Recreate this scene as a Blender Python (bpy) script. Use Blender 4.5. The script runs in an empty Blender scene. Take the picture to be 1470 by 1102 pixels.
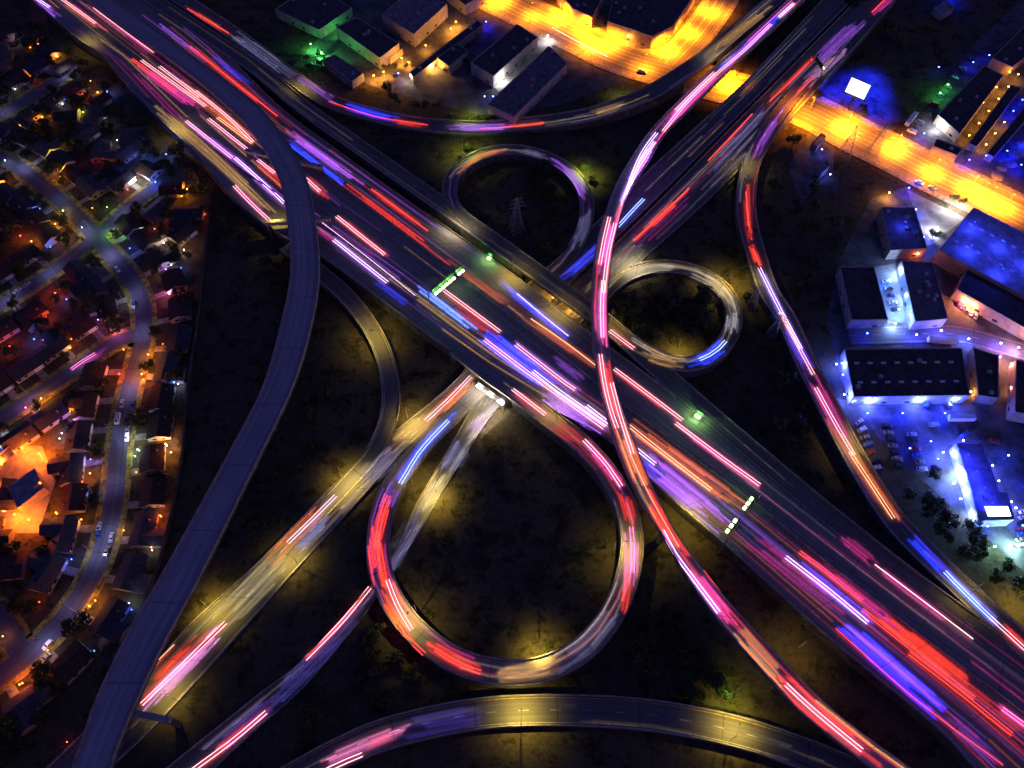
import bpy, bmesh, math, random
import numpy as np
from mathutils import Vector, Matrix

random.seed(7)
SC = bpy.context.scene
COL = SC.collection
RAD = math.radians

# ------------------------------------------------------------------ camera
CAM_H, PITCH, HFOV = 320.0, 58.0, 66.0
cam = bpy.data.cameras.new('camera'); cam.sensor_fit = 'HORIZONTAL'
cam.angle = RAD(HFOV); cam.clip_end = 6000; cam.clip_start = 1
cam_o = bpy.data.objects.new('camera', cam); COL.objects.link(cam_o)
cam_o.location = (0, 0, CAM_H); cam_o.rotation_euler = (RAD(90 - PITCH), 0, 0)
SC.camera = cam_o

# ------------------------------------------------------------------ night sky, moon, exposure
world = bpy.data.worlds.new('World'); SC.world = world; world.use_nodes = True
wn = world.node_tree.nodes; wl = world.node_tree.links; wn.clear()
sky = wn.new('ShaderNodeTexSky'); sky.sky_type = 'NISHITA'; sky.sun_disc = False
MOON_EL, MOON_ROT = RAD(4), RAD(140)
sky.sun_elevation = MOON_EL; sky.sun_rotation = MOON_ROT
tint = wn.new('ShaderNodeMix'); tint.data_type = 'RGBA'; tint.blend_type = 'MULTIPLY'
tint.inputs['Factor'].default_value = 1
tint.inputs['B'].default_value = (0.42, 0.34, 1.45, 1)
bgn = wn.new('ShaderNodeBackground'); bgn.inputs['Strength'].default_value = 0.08
wo = wn.new('ShaderNodeOutputWorld')
wl.new(sky.outputs[0], tint.inputs['A']); wl.new(tint.outputs['Result'], bgn.inputs[0]); wl.new(bgn.outputs[0], wo.inputs[0])
ml = bpy.data.lights.new('moon', 'SUN'); ml.energy = 0.03; ml.angle = RAD(3); ml.color = (0.6, 0.65, 1)
mo = bpy.data.objects.new('moon', ml); COL.objects.link(mo); mo.rotation_euler = (RAD(40), 0, RAD(140))
SC.view_settings.view_transform = 'Standard'; SC.view_settings.look = 'None'
SC.view_settings.exposure = 0.22; SC.view_settings.gamma = 1
SC.render.engine = 'CYCLES'
cy = SC.cycles
cy.use_denoising = True; cy.denoiser = 'OPENIMAGEDENOISE'
cy.use_light_tree = True; cy.max_bounces = 3; cy.diffuse_bounces = 1; cy.glossy_bounces = 2
cy.transmission_bounces = 2; cy.sample_clamp_indirect = 4; cy.use_adaptive_sampling = True
cy.caustics_reflective = False; cy.caustics_refractive = False

# ------------------------------------------------------------------ pixel <-> world
FPX = 735 / math.tan(RAD(HFOV / 2)); _a = RAD(90 - PITCH)
def G(px, py, z=0.0):
    x = (px - 735) / FPX; y = (551 - py) / FPX
    dy = y * math.cos(_a) + math.sin(_a); dz = y * math.sin(_a) - math.cos(_a)
    t = (z - CAM_H) / dz
    return Vector((x * t, dy * t, z))

# ------------------------------------------------------------------ tagging and mesh helpers
def tag(o, label=None, cat=None, group=None, kind=None):
    if label: o['label'] = label; len(label.split()) > 16 and print('LONG', o.name, label)
    if cat: o['category'] = cat
    if group: o['group'] = group
    if kind: o['kind'] = kind
    return o
def empty(name, loc=(0, 0, 0), rz=0.0, parent=None):
    o = bpy.data.objects.new(name, None); COL.objects.link(o)
    o.location = loc; o.rotation_euler = (0, 0, rz); o.empty_display_size = 0.5
    if parent: o.parent = parent
    return o
class MB:
    def __init__(s): s.v = []; s.f = []; s.uv = []; s.mi = []
    def face(s, pts, uv=None, mi=0):
        b = len(s.v); s.v += [tuple(p) for p in pts]; s.f.append(tuple(range(b, b + len(pts))))
        s.uv += list(uv) if uv else [(p[0], p[1]) for p in pts]; s.mi.append(mi); return s
    def box(s, x0, x1, y0, y1, z0, z1, M=None, mi=0):
        c = [Vector(p) for p in ((x0,y0,z0),(x1,y0,z0),(x1,y1,z0),(x0,y1,z0),(x0,y0,z1),(x1,y0,z1),(x1,y1,z1),(x0,y1,z1))]
        if M: c = [M @ p for p in c]
        for q in ((3,2,1,0),(4,5,6,7),(0,1,5,4),(1,2,6,5),(2,3,7,6),(3,0,4,7)):
            s.face([c[i] for i in q], mi=mi)
        return s
    def tube(s, pts, r, n=5, r2=None, cap=True):
        pts = [Vector(p) for p in pts]; rings = []
        for i, p in enumerate(pts):
            d = (pts[min(i+1, len(pts)-1)] - pts[max(i-1, 0)])
            d = d.normalized() if d.length > 1e-9 else Vector((0, 0, 1))
            up = Vector((0, 0, 1)) if abs(d.z) < .95 else Vector((1, 0, 0))
            a = d.cross(up).normalized(); b = a.cross(d)
            rr = r if r2 is None else r + (r2 - r) * i / max(1, len(pts) - 1)
            rings.append([p + a * rr * math.cos(2*math.pi*k/n) + b * rr * math.sin(2*math.pi*k/n) for k in range(n)])
        for i in range(len(rings) - 1):
            for k in range(n):
                s.face([rings[i][k], rings[i+1][k], rings[i+1][(k+1) % n], rings[i][(k+1) % n]])
        if cap: s.face(rings[0]); s.face(rings[-1][::-1])
        return s
    def prism(s, poly, z0, z1, top=True, bottom=False):
        n = len(poly); a = sum(poly[i][0]*poly[(i+1)%n][1]-poly[(i+1)%n][0]*poly[i][1] for i in range(n))
        if a < 0: poly = poly[::-1]
        for i in range(n):
            p, q = poly[i], poly[(i+1) % n]
            s.face([(p[0],p[1],z0),(q[0],q[1],z0),(q[0],q[1],z1),(p[0],p[1],z1)])
        if top: s.face([(p[0], p[1], z1) for p in poly])
        if bottom: s.face([(p[0], p[1], z0) for p in poly[::-1]])
        return s
    def mesh(s, name, mats):
        m = bpy.data.meshes.new(name); m.from_pydata(s.v, [], s.f)
        if not isinstance(mats, (list, tuple)): mats = [mats]
        for k in mats: m.materials.append(k)
        u = m.uv_layers.new(name='UVMap'); u.data.foreach_set('uv', [c for t in s.uv for c in t])
        if len(mats) > 1: m.polygons.foreach_set('material_index', s.mi)
        m.update(); return m
    def build(s, name, mats, parent=None):
        o = bpy.data.objects.new(name, s.mesh(name, mats)); COL.objects.link(o)
        if parent: o.parent = parent
        return o
def copy_tree(o, parent=None):
    c = o.copy(); COL.objects.link(c)
    if parent: c.parent = parent; c.matrix_parent_inverse = o.matrix_parent_inverse.copy()
    for ch in list(KIDS.get(o.name, [])): copy_tree(ch, c)
    return c
KIDS = {}
def index_kids():
    KIDS.clear()
    for o in bpy.data.objects:
        if o.parent: KIDS.setdefault(o.parent.name, []).append(o)

# ------------------------------------------------------------------ materials
def mat(name, col, rough=0.85, spec=0.3, noise=0.0, scale=1.0, metal=0.0, coord='Object', col2=None, stretch=None, bump=0.0, detail=5):
    m = bpy.data.materials.new(name); m.use_nodes = True
    nt = m.node_tree; n = nt.nodes; l = nt.links; b = n['Principled BSDF']
    b.inputs['Base Color'].default_value = (*col, 1); b.inputs['Roughness'].default_value = rough
    b.inputs['Specular IOR Level'].default_value = spec; b.inputs['Metallic'].default_value = metal
    if noise or col2:
        tc = n.new('ShaderNodeTexCoord'); mp = n.new('ShaderNodeMapping')
        l.new(tc.outputs[coord], mp.inputs[0])
        if stretch: mp.inputs['Scale'].default_value = stretch
        tx = n.new('ShaderNodeTexNoise'); tx.inputs['Scale'].default_value = scale; tx.inputs['Detail'].default_value = detail
        tx.inputs['Roughness'].default_value = 0.65
        l.new(mp.outputs[0], tx.inputs['Vector'])
        cr = n.new('ShaderNodeValToRGB')
        c1 = tuple(max(0, c * (1 - noise)) for c in col); c2 = col2 or tuple(min(1, c * (1 + noise)) for c in col)
        cr.color_ramp.elements[0].color = (*c1, 1); cr.color_ramp.elements[1].color = (*c2, 1)
        cr.color_ramp.elements[0].position = 0.36; cr.color_ramp.elements[1].position = 0.64
        l.new(tx.outputs['Fac'], cr.inputs[0]); l.new(cr.outputs[0], b.inputs['Base Color'])
        if bump:
            bp = n.new('ShaderNodeBump'); bp.inputs['Strength'].default_value = bump; bp.inputs['Distance'].default_value = 0.5
            l.new(tx.outputs['Fac'], bp.inputs['Height']); l.new(bp.outputs[0], b.inputs['Normal'])
    return m
def emit(name, col, strength):
    m = bpy.data.materials.new(name); m.use_nodes = True
    nt = m.node_tree; nt.nodes.clear()
    e = nt.nodes.new('ShaderNodeEmission'); o = nt.nodes.new('ShaderNodeOutputMaterial')
    e.inputs[0].default_value = (*col, 1); e.inputs[1].default_value = strength
    nt.links.new(e.outputs[0], o.inputs[0]); return m
def road_mat(name, col, wear=0.45, tone=(1, 1, 1)):
    """slab concrete / asphalt: wheel-track wear along the lane, blotches, transverse joints, oil line in each lane."""
    m = bpy.data.materials.new(name); m.use_nodes = True
    nt = m.node_tree; n = nt.nodes; l = nt.links; b = n['Principled BSDF']
    uv = n.new('ShaderNodeUVMap'); uv.uv_map = 'UVMap'
    def noise(sx, sy, sc, det=4):
        mp = n.new('ShaderNodeMapping'); mp.inputs['Scale'].default_value = (sx, sy, 1); l.new(uv.outputs[0], mp.inputs[0])
        t = n.new('ShaderNodeTexNoise'); t.inputs['Scale'].default_value = sc; t.inputs['Detail'].default_value = det
        l.new(mp.outputs[0], t.inputs['Vector']); return t.outputs['Fac']
    def math_(op, a, bb):
        q = n.new('ShaderNodeMath'); q.operation = op
        for i, v in ((0, a), (1, bb)):
            if isinstance(v, (int, float)): q.inputs[i].default_value = v
            else: l.new(v, q.inputs[i])
        return q.outputs[0]
    streak = noise(1.1, 0.012, 1.0, 6); blot = noise(0.05, 0.03, 1.0, 5); fine = noise(1.0, 1.0, 1.2, 3)
    sp = n.new('ShaderNodeSeparateXYZ'); l.new(uv.outputs[0], sp.inputs[0])
    lane = math_('ABSOLUTE', math_('SUBTRACT', math_('FRACT', math_('DIVIDE', sp.outputs[0], 3.6), 0), 0.5), 0)
    oil = math_('SMOOTH_MIN', math_('MULTIPLY', lane, 4.0), 1.0)
    j = math_('FRACT', math_('DIVIDE', sp.outputs[1], 31.0), 0); jj = math_('GREATER_THAN', j, 0.014)
    s = math_('MULTIPLY', math_('SUBTRACT', streak, 0.5), 2.6 * wear)
    s = math_('ADD', s, math_('MULTIPLY', math_('SUBTRACT', blot, 0.5), 1.6 * wear))
    s = math_('ADD', s, math_('MULTIPLY', math_('SUBTRACT', fine, 0.5), 0.5 * wear))
    s = math_('ADD', s, math_('MULTIPLY', math_('SUBTRACT', oil, 0.6), 0.35 * wear))
    s = math_('ADD', s, 1.0); s = math_('MAXIMUM', s, 0.25)
    s = math_('MULTIPLY', s, math_('ADD', math_('MULTIPLY', jj, 0.45), 0.55))
    mx = n.new('ShaderNodeVectorMath'); mx.operation = 'SCALE'; mx.inputs[0].default_value = col
    l.new(s, mx.inputs['Scale']); l.new(mx.outputs[0], b.inputs['Base Color'])
    b.inputs['Roughness'].default_value = 0.75; b.inputs['Specular IOR Level'].default_value = 0.3
    return m
M = {}
M['concrete'] = road_mat('slab_concrete', (0.20, 0.19, 0.185))
M['deck'] = road_mat('deck_concrete', (0.30, 0.29, 0.32), 0.5)
M['asphalt'] = road_mat('worn_asphalt', (0.115, 0.11, 0.11), 0.5)
M['street'] = road_mat('street_asphalt', (0.095, 0.092, 0.14), 0.4)
M['paint'] = mat('road_paint', (0.40, 0.39, 0.37), noise=0.5, scale=0.6)
M['paint_y'] = mat('yellow_road_paint', (0.5, 0.36, 0.06), noise=0.5, scale=0.6)
M['parapet'] = mat('cast_concrete', (0.30, 0.29, 0.29), noise=0.35, scale=0.3)
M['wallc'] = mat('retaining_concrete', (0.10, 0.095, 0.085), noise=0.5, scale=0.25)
M['steel'] = mat('galvanised_steel', (0.35, 0.35, 0.36), rough=0.5, metal=0.6, noise=0.2, scale=2)
M['dark_steel'] = mat('dark_steel', (0.05, 0.05, 0.055), rough=0.5, metal=0.4, noise=0.2, scale=2)
M['bark'] = mat('bark', (0.06, 0.045, 0.03), noise=0.4, scale=4)
for i, c in enumerate([(0.040, 0.060, 0.014), (0.055, 0.068, 0.018), (0.028, 0.044, 0.014), (0.07, 0.07, 0.022)]):
    M['leaf%d' % i] = mat('foliage_%s' % 'abcd'[i], c, noise=0.55, scale=0.9, rough=0.7)
M['white'] = mat('white_paint', (0.75, 0.75, 0.75), noise=0.1, scale=1)
M['glass'] = mat('dark_glass', (0.02, 0.022, 0.03), rough=0.08, spec=0.6, noise=0.2, scale=3)
M['rubber'] = mat('tyre_rubber', (0.02, 0.02, 0.02), noise=0.3, scale=6)
M['kerb'] = mat('kerb_concrete', (0.28, 0.26, 0.22), noise=0.4, scale=0.5)
M['verge'] = mat('dry_grass_verge', (0.26, 0.21, 0.05), noise=0.7, scale=0.35)
M['shrub'] = mat('ground_cover_leaves', (0.045, 0.05, 0.018), noise=0.6, scale=0.8)

# ground: dry grass, bare soil and dark mulch in drifting patches
def ground_mat():
    m = bpy.data.materials.new('verge_soil'); m.use_nodes = True
    nt = m.node_tree; n = nt.nodes; l = nt.links; b = n['Principled BSDF']
    tc = n.new('ShaderNodeTexCoord')
    def nz(sc, det, ro=0.6):
        t = n.new('ShaderNodeTexNoise'); t.inputs['Scale'].default_value = sc; t.inputs['Detail'].default_value = det
        t.inputs['Roughness'].default_value = ro; l.new(tc.outputs['Object'], t.inputs['Vector']); return t.outputs['Fac']
    def ramp(f, p0, c0, p1, c1):
        r = n.new('ShaderNodeValToRGB'); r.color_ramp.elements[0].position = p0; r.color_ramp.elements[1].position = p1
        r.color_ramp.elements[0].color = (*c0, 1); r.color_ramp.elements[1].color = (*c1, 1); l.new(f, r.inputs[0]); return r.outputs[0]
    def mix(f, a, bb, mode='MIX'):
        x = n.new('ShaderNodeMix'); x.data_type = 'RGBA'; x.blend_type = mode
        if isinstance(f, float): x.inputs['Factor'].default_value = f
        else: l.new(f, x.inputs['Factor'])
        l.new(a, x.inputs['A']); l.new(bb, x.inputs['B']); return x.outputs['Result']
    base = ramp(nz(0.02, 6), 0.34, (0.062, 0.055, 0.045), 0.66, (0.125, 0.104, 0.050))
    tuft = ramp(nz(0.45, 6, 0.75), 0.34, (0.6, 0.6, 0.6), 0.66, (1.15, 1.15, 1.15))
    c = mix(1.0, base, tuft, 'MULTIPLY')
    blot = ramp(nz(0.11, 5, 0.7), 0.52, (1, 1, 1), 0.60, (0.42, 0.44, 0.40))
    c = mix(1.0, c, blot, 'MULTIPLY')
    l.new(c, b.inputs['Base Color']); b.inputs['Roughness'].default_value = 0.95; b.inputs['Specular IOR Level'].default_value = 0.1
    bp = n.new('ShaderNodeBump'); bp.inputs['Strength'].default_value = 0.6; bp.inputs['Distance'].default_value = 0.6
    l.new(nz(0.6, 6, 0.7), bp.inputs['Height']); l.new(bp.outputs[0], b.inputs['Normal'])
    return m
gm = MB(); gm.face([(-2500, -1200, 0), (2500, -1200, 0), (2500, 3800, 0), (-2500, 3800, 0)])
tag(gm.build('ground', ground_mat()), kind='structure')
# ------------------------------------------------------------------ roads
def smooth(pts, n=None, step=4.0):
    """Catmull-Rom through world points, resampled evenly."""
    P = [np.array(p, float) for p in pts]
    if len(P) < 2: return np.array(P)
    P = [2*P[0]-P[1]] + P + [2*P[-1]-P[-2]]
    out = []
    for i in range(1, len(P) - 2):
        p0, p1, p2, p3 = P[i-1:i+3]
        for t in np.linspace(0, 1, 16, endpoint=False):
            out.append(0.5*((2*p1)+(-p0+p2)*t+(2*p0-5*p1+4*p2-p3)*t*t+(-p0+3*p1-3*p2+p3)*t**3))
    out.append(P[-2]); out = np.array(out)
    d = np.r_[0, np.cumsum(np.linalg.norm(np.diff(out, axis=0), axis=1))]
    if n is None: n = max(2, int(d[-1] / step) + 1)
    s = np.linspace(0, d[-1], n)
    return np.stack([np.interp(s, d, out[:, k]) for k in range(3)], 1)
def W(p, z): return tuple(G(p[0], p[1], p[2] if len(p) > 2 else z))
ROADS = {}
def def_road(key, L=None, R=None, C=None, w=8.0, z=0.06, m='concrete', **kw):
    zi = 0.012 * len(ROADS)
    if C is not None:
        c = smooth([W(p, z) for p in C]); c[:, 2] += zi
        t = np.gradient(c, axis=0); t[:, 2] = 0; t /= np.linalg.norm(t, axis=1)[:, None]
        nrm = np.stack([-t[:, 1], t[:, 0], 0*t[:, 0]], 1)
        Lp, Rp = c + nrm * w/2, c - nrm * w/2
    else:
        l0 = smooth([W(p, z) for p in L]); n = len(l0)
        Lp = l0; Rp = smooth([W(p, z) for p in R], n=n)
        # pair edges by the mean curve so cross-sections stay square
        Lp = Lp.copy(); Lp[:, 2] += zi; Rp[:, 2] += zi
        c = (Lp + Rp) / 2
    s = np.r_[0, np.cumsum(np.linalg.norm(np.diff(c, axis=0), axis=1))]
    ROADS[key] = dict(L=Lp, R=Rp, C=c, w=np.linalg.norm((Lp-Rp)[:, :2], axis=1), s=s, m=m, kw=kw)
def near(key, x, y):
    c = ROADS[key]['C']; d = np.hypot(c[:, 0]-x, c[:, 1]-y); i = int(d.argmin()); return i, float(d[i])
def on_road(x, y, pad=0.0, skip=(), zmax=None, zmin=None):
    for k, r in ROADS.items():
        if k in skip: continue
        i, d = near(k, x, y)
        if d > 60: continue
        if i in (0, len(r['C'])-1) and d > r['w'][i]/2: continue
        L, R = r['L'][i], r['R'][i]; e = (R-L)[:2]; n = np.linalg.norm(e); e = e / n
        u = (x-L[0])*e[0] + (y-L[1])*e[1]
        along = abs(-(x-L[0])*e[1] + (y-L[1])*e[0])
        if -pad <= u <= n + pad and along < 6 + pad:
            zz = r['C'][i, 2]
            if zmax is not None and zz > zmax: continue
            if zmin is not None and zz < zmin: continue
            return k, zz
    return None
ZB, ZF = 6.5, 15.0
# freeway running from the upper left to the lower right (two carriageways round one median)
MED = [(60,-52),(133,2),(216,64),(370,179),(492,270),(665,400),(892,578),(1078,718),(1204,820),(1470,1025),(1560,1095)]
def_road('southbound', z=ZB, L=MED,
         R=[(0,-45),(48,0),(112,56),(152,84),(221,163),(280,219),(328,277),(372,316),(417,346),(461,368),(560,440),(657,511),(740,560),(800,592),(872,632),(931,688),(1040,782),(1100,836),(1200,925),(1345,1046),(1395,1100),(1460,1165)])
def_road('northbound', z=ZB, L=[(190,-52),(205,-10),(300,55),(400,152),(480,213),(590,292),(660,340),(740,397),(850,480),(960,562),(1110,682),(1250,785),(1420,906),(1470,944),(1560,1010)],
         R=[(p[0]+1.5, p[1]-2) for p in MED])
def_road('collector', z=ZB, C=[(150,-48),(215,-4),(300,52),(370,100),(430,150),(500,200),(600,270),(700,340),(800,412),(850,448),(900,490),(978,560),(1088,655),(1196,746),(1326,848),(1440,930),(1530,992)], w=10, m='asphalt')
def_road('top_ramp', C=[(190,-45,6),(262,0,6),(330,45,5.5),(375,78,5),(421,112,4),(472,145,3),(548,168,2),(609,179,1.5),(688,184,1.5),(740,179,2),(790,174,3),(852,163,5),(923,138,7),(969,112,8),(1015,80,8),(1058,44,8),(1100,10,8),(1135,-20,8)], w=11, m='asphalt')
# crossing freeway
def_road('crossing_west', m='asphalt', L=[(1190,-10,5),(1075,112,5.5),(1000,182,4),(930,246,2),(860,316,.3),(800,372,.2),(700,462,.1),(660,540,.1),(535,646,.1),(472,704,.1),(370,808,.1),(276,894,.1),(212,963,.1),(60,1110,.1)],
         R=[(1220,4,5),(1100,126,5.5),(1030,197,4),(951,277,2),(885,342,.3),(830,395,.2),(735,490,.1),(690,545,.1),(602,626,.1),(548,684,.1),(433,810,.1),(370,880,.1),(238,1027,.1),(150,1110,.1)])
def_road('crossing_east', m='asphalt', L=[(1226,4,5),(1106,126,5.5),(1036,197,4),(957,278,2),(891,343,.3),(836,396,.2),(740,490,.1),(696,552,.1),(657,622,.1),(599,722,.1),(566,793,.1),(531,842,.1),(436,946,.1),(370,998,.1),(240,1102,.1),(200,1135,.1)],
         R=[(1290,-5,5),(1200,98,5.5),(1125,180,4),(1062,244,2),(990,312,.3),(925,372,.2),(820,478,.1),(738,570,.1),(708,594,.1),(637,704,.1),(599,770,.1),(568,818,.1),(524,882,.1),(439,984,.1),(370,1046,.1),(310,1102,.1),(270,1140,.1)])
def_road('exit_ramp', C=[(410,352,5.5),(455,388,5),(500,428,4),(538,480,3),(558,535,2),(560,590,.9),(540,645,.2),(500,692,.12),(450,745,.1)], w=8.5, m='asphalt')
def_road('upper_loop', C=[(672,318,6.5),(650,296,6.5),(645,268,6),(655,246,5.5),(690,223,5),(735,215,4.5),(785,226,3.5),(824,252,2.8),(842,290,2),(836,335,1),(812,374,.5),(780,405,.2)], w=8.0, m='asphalt')
def_road('right_loop', C=[(862,425,.4),(895,398,.5),(930,385,.8),(965,383,1.2),(1005,393,2),(1037,415,3),(1053,446,4),(1046,484,5),(1018,513,5.8),(978,523,6.3),(938,511,6.5),(900,488,6.5)], w=8.5, m='asphalt')
def_road('teardrop_loop', C=[(655,498,6.5),(700,534,6.5),(745,566,6.5),(790,602,6.5),(838,640,6.5),(880,690,6.5),(903,745,6.5),(906,800,6.5),(885,870,6.2),(840,928,5.8),(780,960,5.5),(715,964,5.5),(652,946,5.8),(595,904,6.3),(560,855,6.8),(543,800,6.8),(549,735,5.5),(572,685,3.2),(610,635,1.2),(660,585,.3),(700,545,.2)], w=9.5)
def_road('right_ramp', C=[(1240,20,5),(1180,90,5.5),(1130,150,5.5),(1098,193,5),(1078,235,4.5),(1071,280,4),(1073,318,4),(1083,359,4),(1102,416,4),(1127,456,4),(1158,525,4),(1176,560,4),(1215,636,4),(1254,703,4),(1287,751,4.3),(1330,796,5),(1368,832,5.6),(1400,862,6),(1437,897,6.3),(1480,937,6.5),(1540,990,6.5)], w=10.5, m='asphalt')
def_road('bottom_arc', C=[(330,1170,2),(440,1107,3),(490,1080,3),(560,1051,3),(680,1025,3),(800,1019,3),(930,1026,3),(1050,1048,3),(1150,1080,3),(1240,1118,3),(1310,1160,3)], w=11, m='asphalt')
# flyovers
def_road('dark_flyover', z=ZF, m='deck', L=[(163,-2),(216,37),(300,98),(340,128),(370,152),(403,190),(428,229),(446,275),(457,350),(458,402),(449,461),(423,550),(370,662),(292,820),(240,917),(205,989),(174,1063),(160,1104),(140,1180)],
         R=[(122,-2),(178,41),(229,76),(280,114),(320,148),(357,184),(385,225),(405,272),(416,346),(417,397),(408,448),(380,550),(335,640),(236,820),(192,894),(141,999),(119,1063),(104,1104),(84,1180)])
def_road('busy_flyover', m='deck', L=[(1215,-55,8),(1150,5,9),(1110,43,10),(1045,102,11),(1002,145,12.5),(956,191,14),(933,229,15),(904,275,15),(885,334,15),(875,397,15),(872,461,15),(881,545,15),(908,629,15),(936,698,15),(969,764,15),(1009,820,14.5),(1047,866,14),(1108,933,13),(1195,1020,12),(1305,1102,11),(1390,1160,10)],
         R=[(1190,-57,8),(1133,-2,9),(1096,33,10),(1025,97,11),(969,150,12.5),(931,191,14),(905,229,15),(880,275,15),(857,346,15),(849,410,15),(849,461,15),(858,540,15),(880,629,15),(915,713,15),(951,769,15),(980,820,14.5),(1029,889,14),(1104,975,13),(1151,1025,12),(1248,1102,11),(1330,1165,10)])
# surface streets
def_road('boulevard', m='street', C=[(560,-75),(640,-38),(760,20),(840,58),(885,80),(945,99),(1040,124),(1148,154),(1230,195),(1282,220),(1345,252),(1430,292),(1500,328)], w=24)
def_road('side_street', m='street', C=[(1052,-40),(1035,0),(1000,50),(960,92)], w=16)
def_road('works_street', m='street', C=[(1218,482),(1290,480),(1365,479),(1400,485),(1480,508)], w=11)
def_road('avenue', m='street', C=[(-40,210),(30,242),(100,300),(150,355),(197,415),(206,480),(186,560),(171,640),(163,720),(142,805),(100,878),(40,940),(-20,985)], w=8.2)
def_road('cross_street', m='street', C=[(-40,462),(0,438),(60,400),(130,347),(190,293),(232,262)], w=7.6)
def_road('lower_street', m='street', C=[(203,478),(160,494),(90,542),(0,602),(-40,625)], w=7.6)
def_road('north_street', m='street', C=[(-40,185),(0,165),(45,138),(95,108)], w=8.5)
def_road('corner_street', m='street', C=[(-30,860),(0,888),(32,938)], w=8)

STRUCT_LABEL = {}
def build_road(key, r):
    fly = key in ('dark_flyover', 'busy_flyover')
    L, R, s, n = r['L'], r['R'], r['s'], len(r['L'])
    bm = MB()
    low = r['C'][:, 2].max() < 1.0
    def under(x, y, z): return on_road(x, y, 2.5, skip=(key,), zmax=z - 3.0)
    if fly:
        root = empty('flyover', tuple(r['C'][n//2]*np.array([1, 1, 0])))
        tag(root, {'dark_flyover': 'long dark blue unlit flyover curving down the left side of the interchange',
                   'busy_flyover': 'narrow S-shaped flyover streaked with pink light trails crossing over the freeway'}[key], 'flyover')
        off = -np.array(root.location)
    else: root = None; off = np.zeros(3)
    L = L + off; R = R + off
    for i in range(n-1):
        w0, w1 = r['w'][i], r['w'][i+1]
        bm.face([L[i], R[i], R[i+1], L[i+1]][::-1] if False else [R[i], R[i+1], L[i+1], L[i]],
                [(w0, s[i]), (w1, s[i+1]), (0, s[i+1]), (0, s[i])])
    top_faces = len(bm.f)
    sk = MB()
    for E, sgn in ((L, 1), (R, -1)):
        for i in range(n-1):
            p, q = E[i], E[i+1]; z = p[2]-off[2]
            x, y = (p+q)[:2]/2 - off[:2]
            if fly: zb0, zb1 = p[2]-1.9, q[2]-1.9
            elif z > 3.2 and under(x, y, z): zb0, zb1 = p[2]-1.6, q[2]-1.6
            else: zb0 = zb1 = -0.3
            f = [p, q, (q[0], q[1], zb1), (p[0], p[1], zb0)]
            sk.face(f if sgn < 0 else f[::-1])
    if fly or not low:
        for i in range(n-1):    # soffit
            z = 1.9 if fly else 1.6
            a = [L[i].copy(), L[i+1].copy(), R[i+1].copy(), R[i].copy()]
            for p in a: p[2] = max(p[2]-z, -0.25)
            sk.face(a)
    name = {'boulevard': 'boulevard', 'side_street': 'side_street', 'works_street': 'street', 'avenue': 'street', 'cross_street': 'street',
            'lower_street': 'street', 'north_street': 'street', 'corner_street': 'street'}.get(key, 'road')
    if fly:
        d = bm.build('deck', M[r['m']], root); sk.build('girder', M['wallc'], root)
    else:
        d = bm.build(name, M[r['m']]); tag(d, kind='structure')
        if not low: sk.build('retaining_wall', M['wallc'], d)
        else:
            for f in sk.f: pass
            sk.build('kerb', M['kerb'], d)
    par = root or d
    # ---- parapets on raised decks, broken where another roadway joins
    if not low:
        for E, O in ((L, R), (R, L)):
            pm = MB(); cnt = 0
            for i in range(n-1):
                mid = (E[i]+E[i+1])/2 - off
                hit = on_road(mid[0], mid[1], -0.3, skip=(key,), zmax=mid[2]+2.5, zmin=mid[2]-2.5)
                if hit and not fly: continue
                if key == 'northbound' and E is R: continue
                u0 = (O[i]-E[i]); u0[2] = 0; u0 /= np.linalg.norm(u0); u1 = (O[i+1]-E[i+1]); u1[2] = 0; u1 /= np.linalg.norm(u1)
                h, t = (1.1, 0.45) if fly else (0.95, 0.4)
                a0, a1 = E[i]-u0*.06, E[i+1]-u1*.06; b0, b1 = E[i]+u0*t, E[i+1]+u1*t
                H = np.array([0, 0, h]); D = np.array([0, 0, .05])
                pm.face([a0+H, a1+H, b1+H, b0+H]); pm.face([b0-D, b0+H, b1+H, b1-D]); pm.face([a0-D, a1-D, a1+H, a0+H]); cnt += 1
            if cnt: pm.build('parapet', M['parapet'], par)
    # ---- lane paint
    wm = MB(); ym = MB(); w = r['w']
    def strip(mb, u, i0, i1, hw=0.11):
        for i in range(i0, i1):
            ps = []
            for j, sg in ((i, -1), (i+1, -1), (i+1, 1), (i, 1)):
                e = (L[j]-R[j]) / w[j]; p = R[j] + e * (u(j) + sg*hw); p = p.copy(); p[2] += 0.006; ps.append(p)
            wm_ = mb; wm_.face(ps)
    if key not in ('north_street', 'corner_street', 'avenue', 'cross_street', 'lower_street'):
        strip(wm, lambda j: 1.1, 0, n-1, 0.13); strip(ym, lambda j: w[j]-1.1, 0, n-1, 0.13)
        nl = int(max(1, (np.median(w)-2.2) // 3.5))
        for k in range(1, nl):
            if fly: sm = MB(); strip(sm, lambda j: 1.1 + (w[j]-2.2)*k/nl, 0, n-1, 0.08); sm.build('lane_marking', M['paint'], par); continue
            for i in range(0, n-1, 1 if name in ('boulevard', 'side_street') else 3): strip(wm, lambda j: 1.1 + (w[j]-2.2)*k/nl, i, i+1, 0.12)
        wm.build('lane_marking', M['paint'], par); ym.build('edge_marking', M['paint_y'], par)
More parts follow.
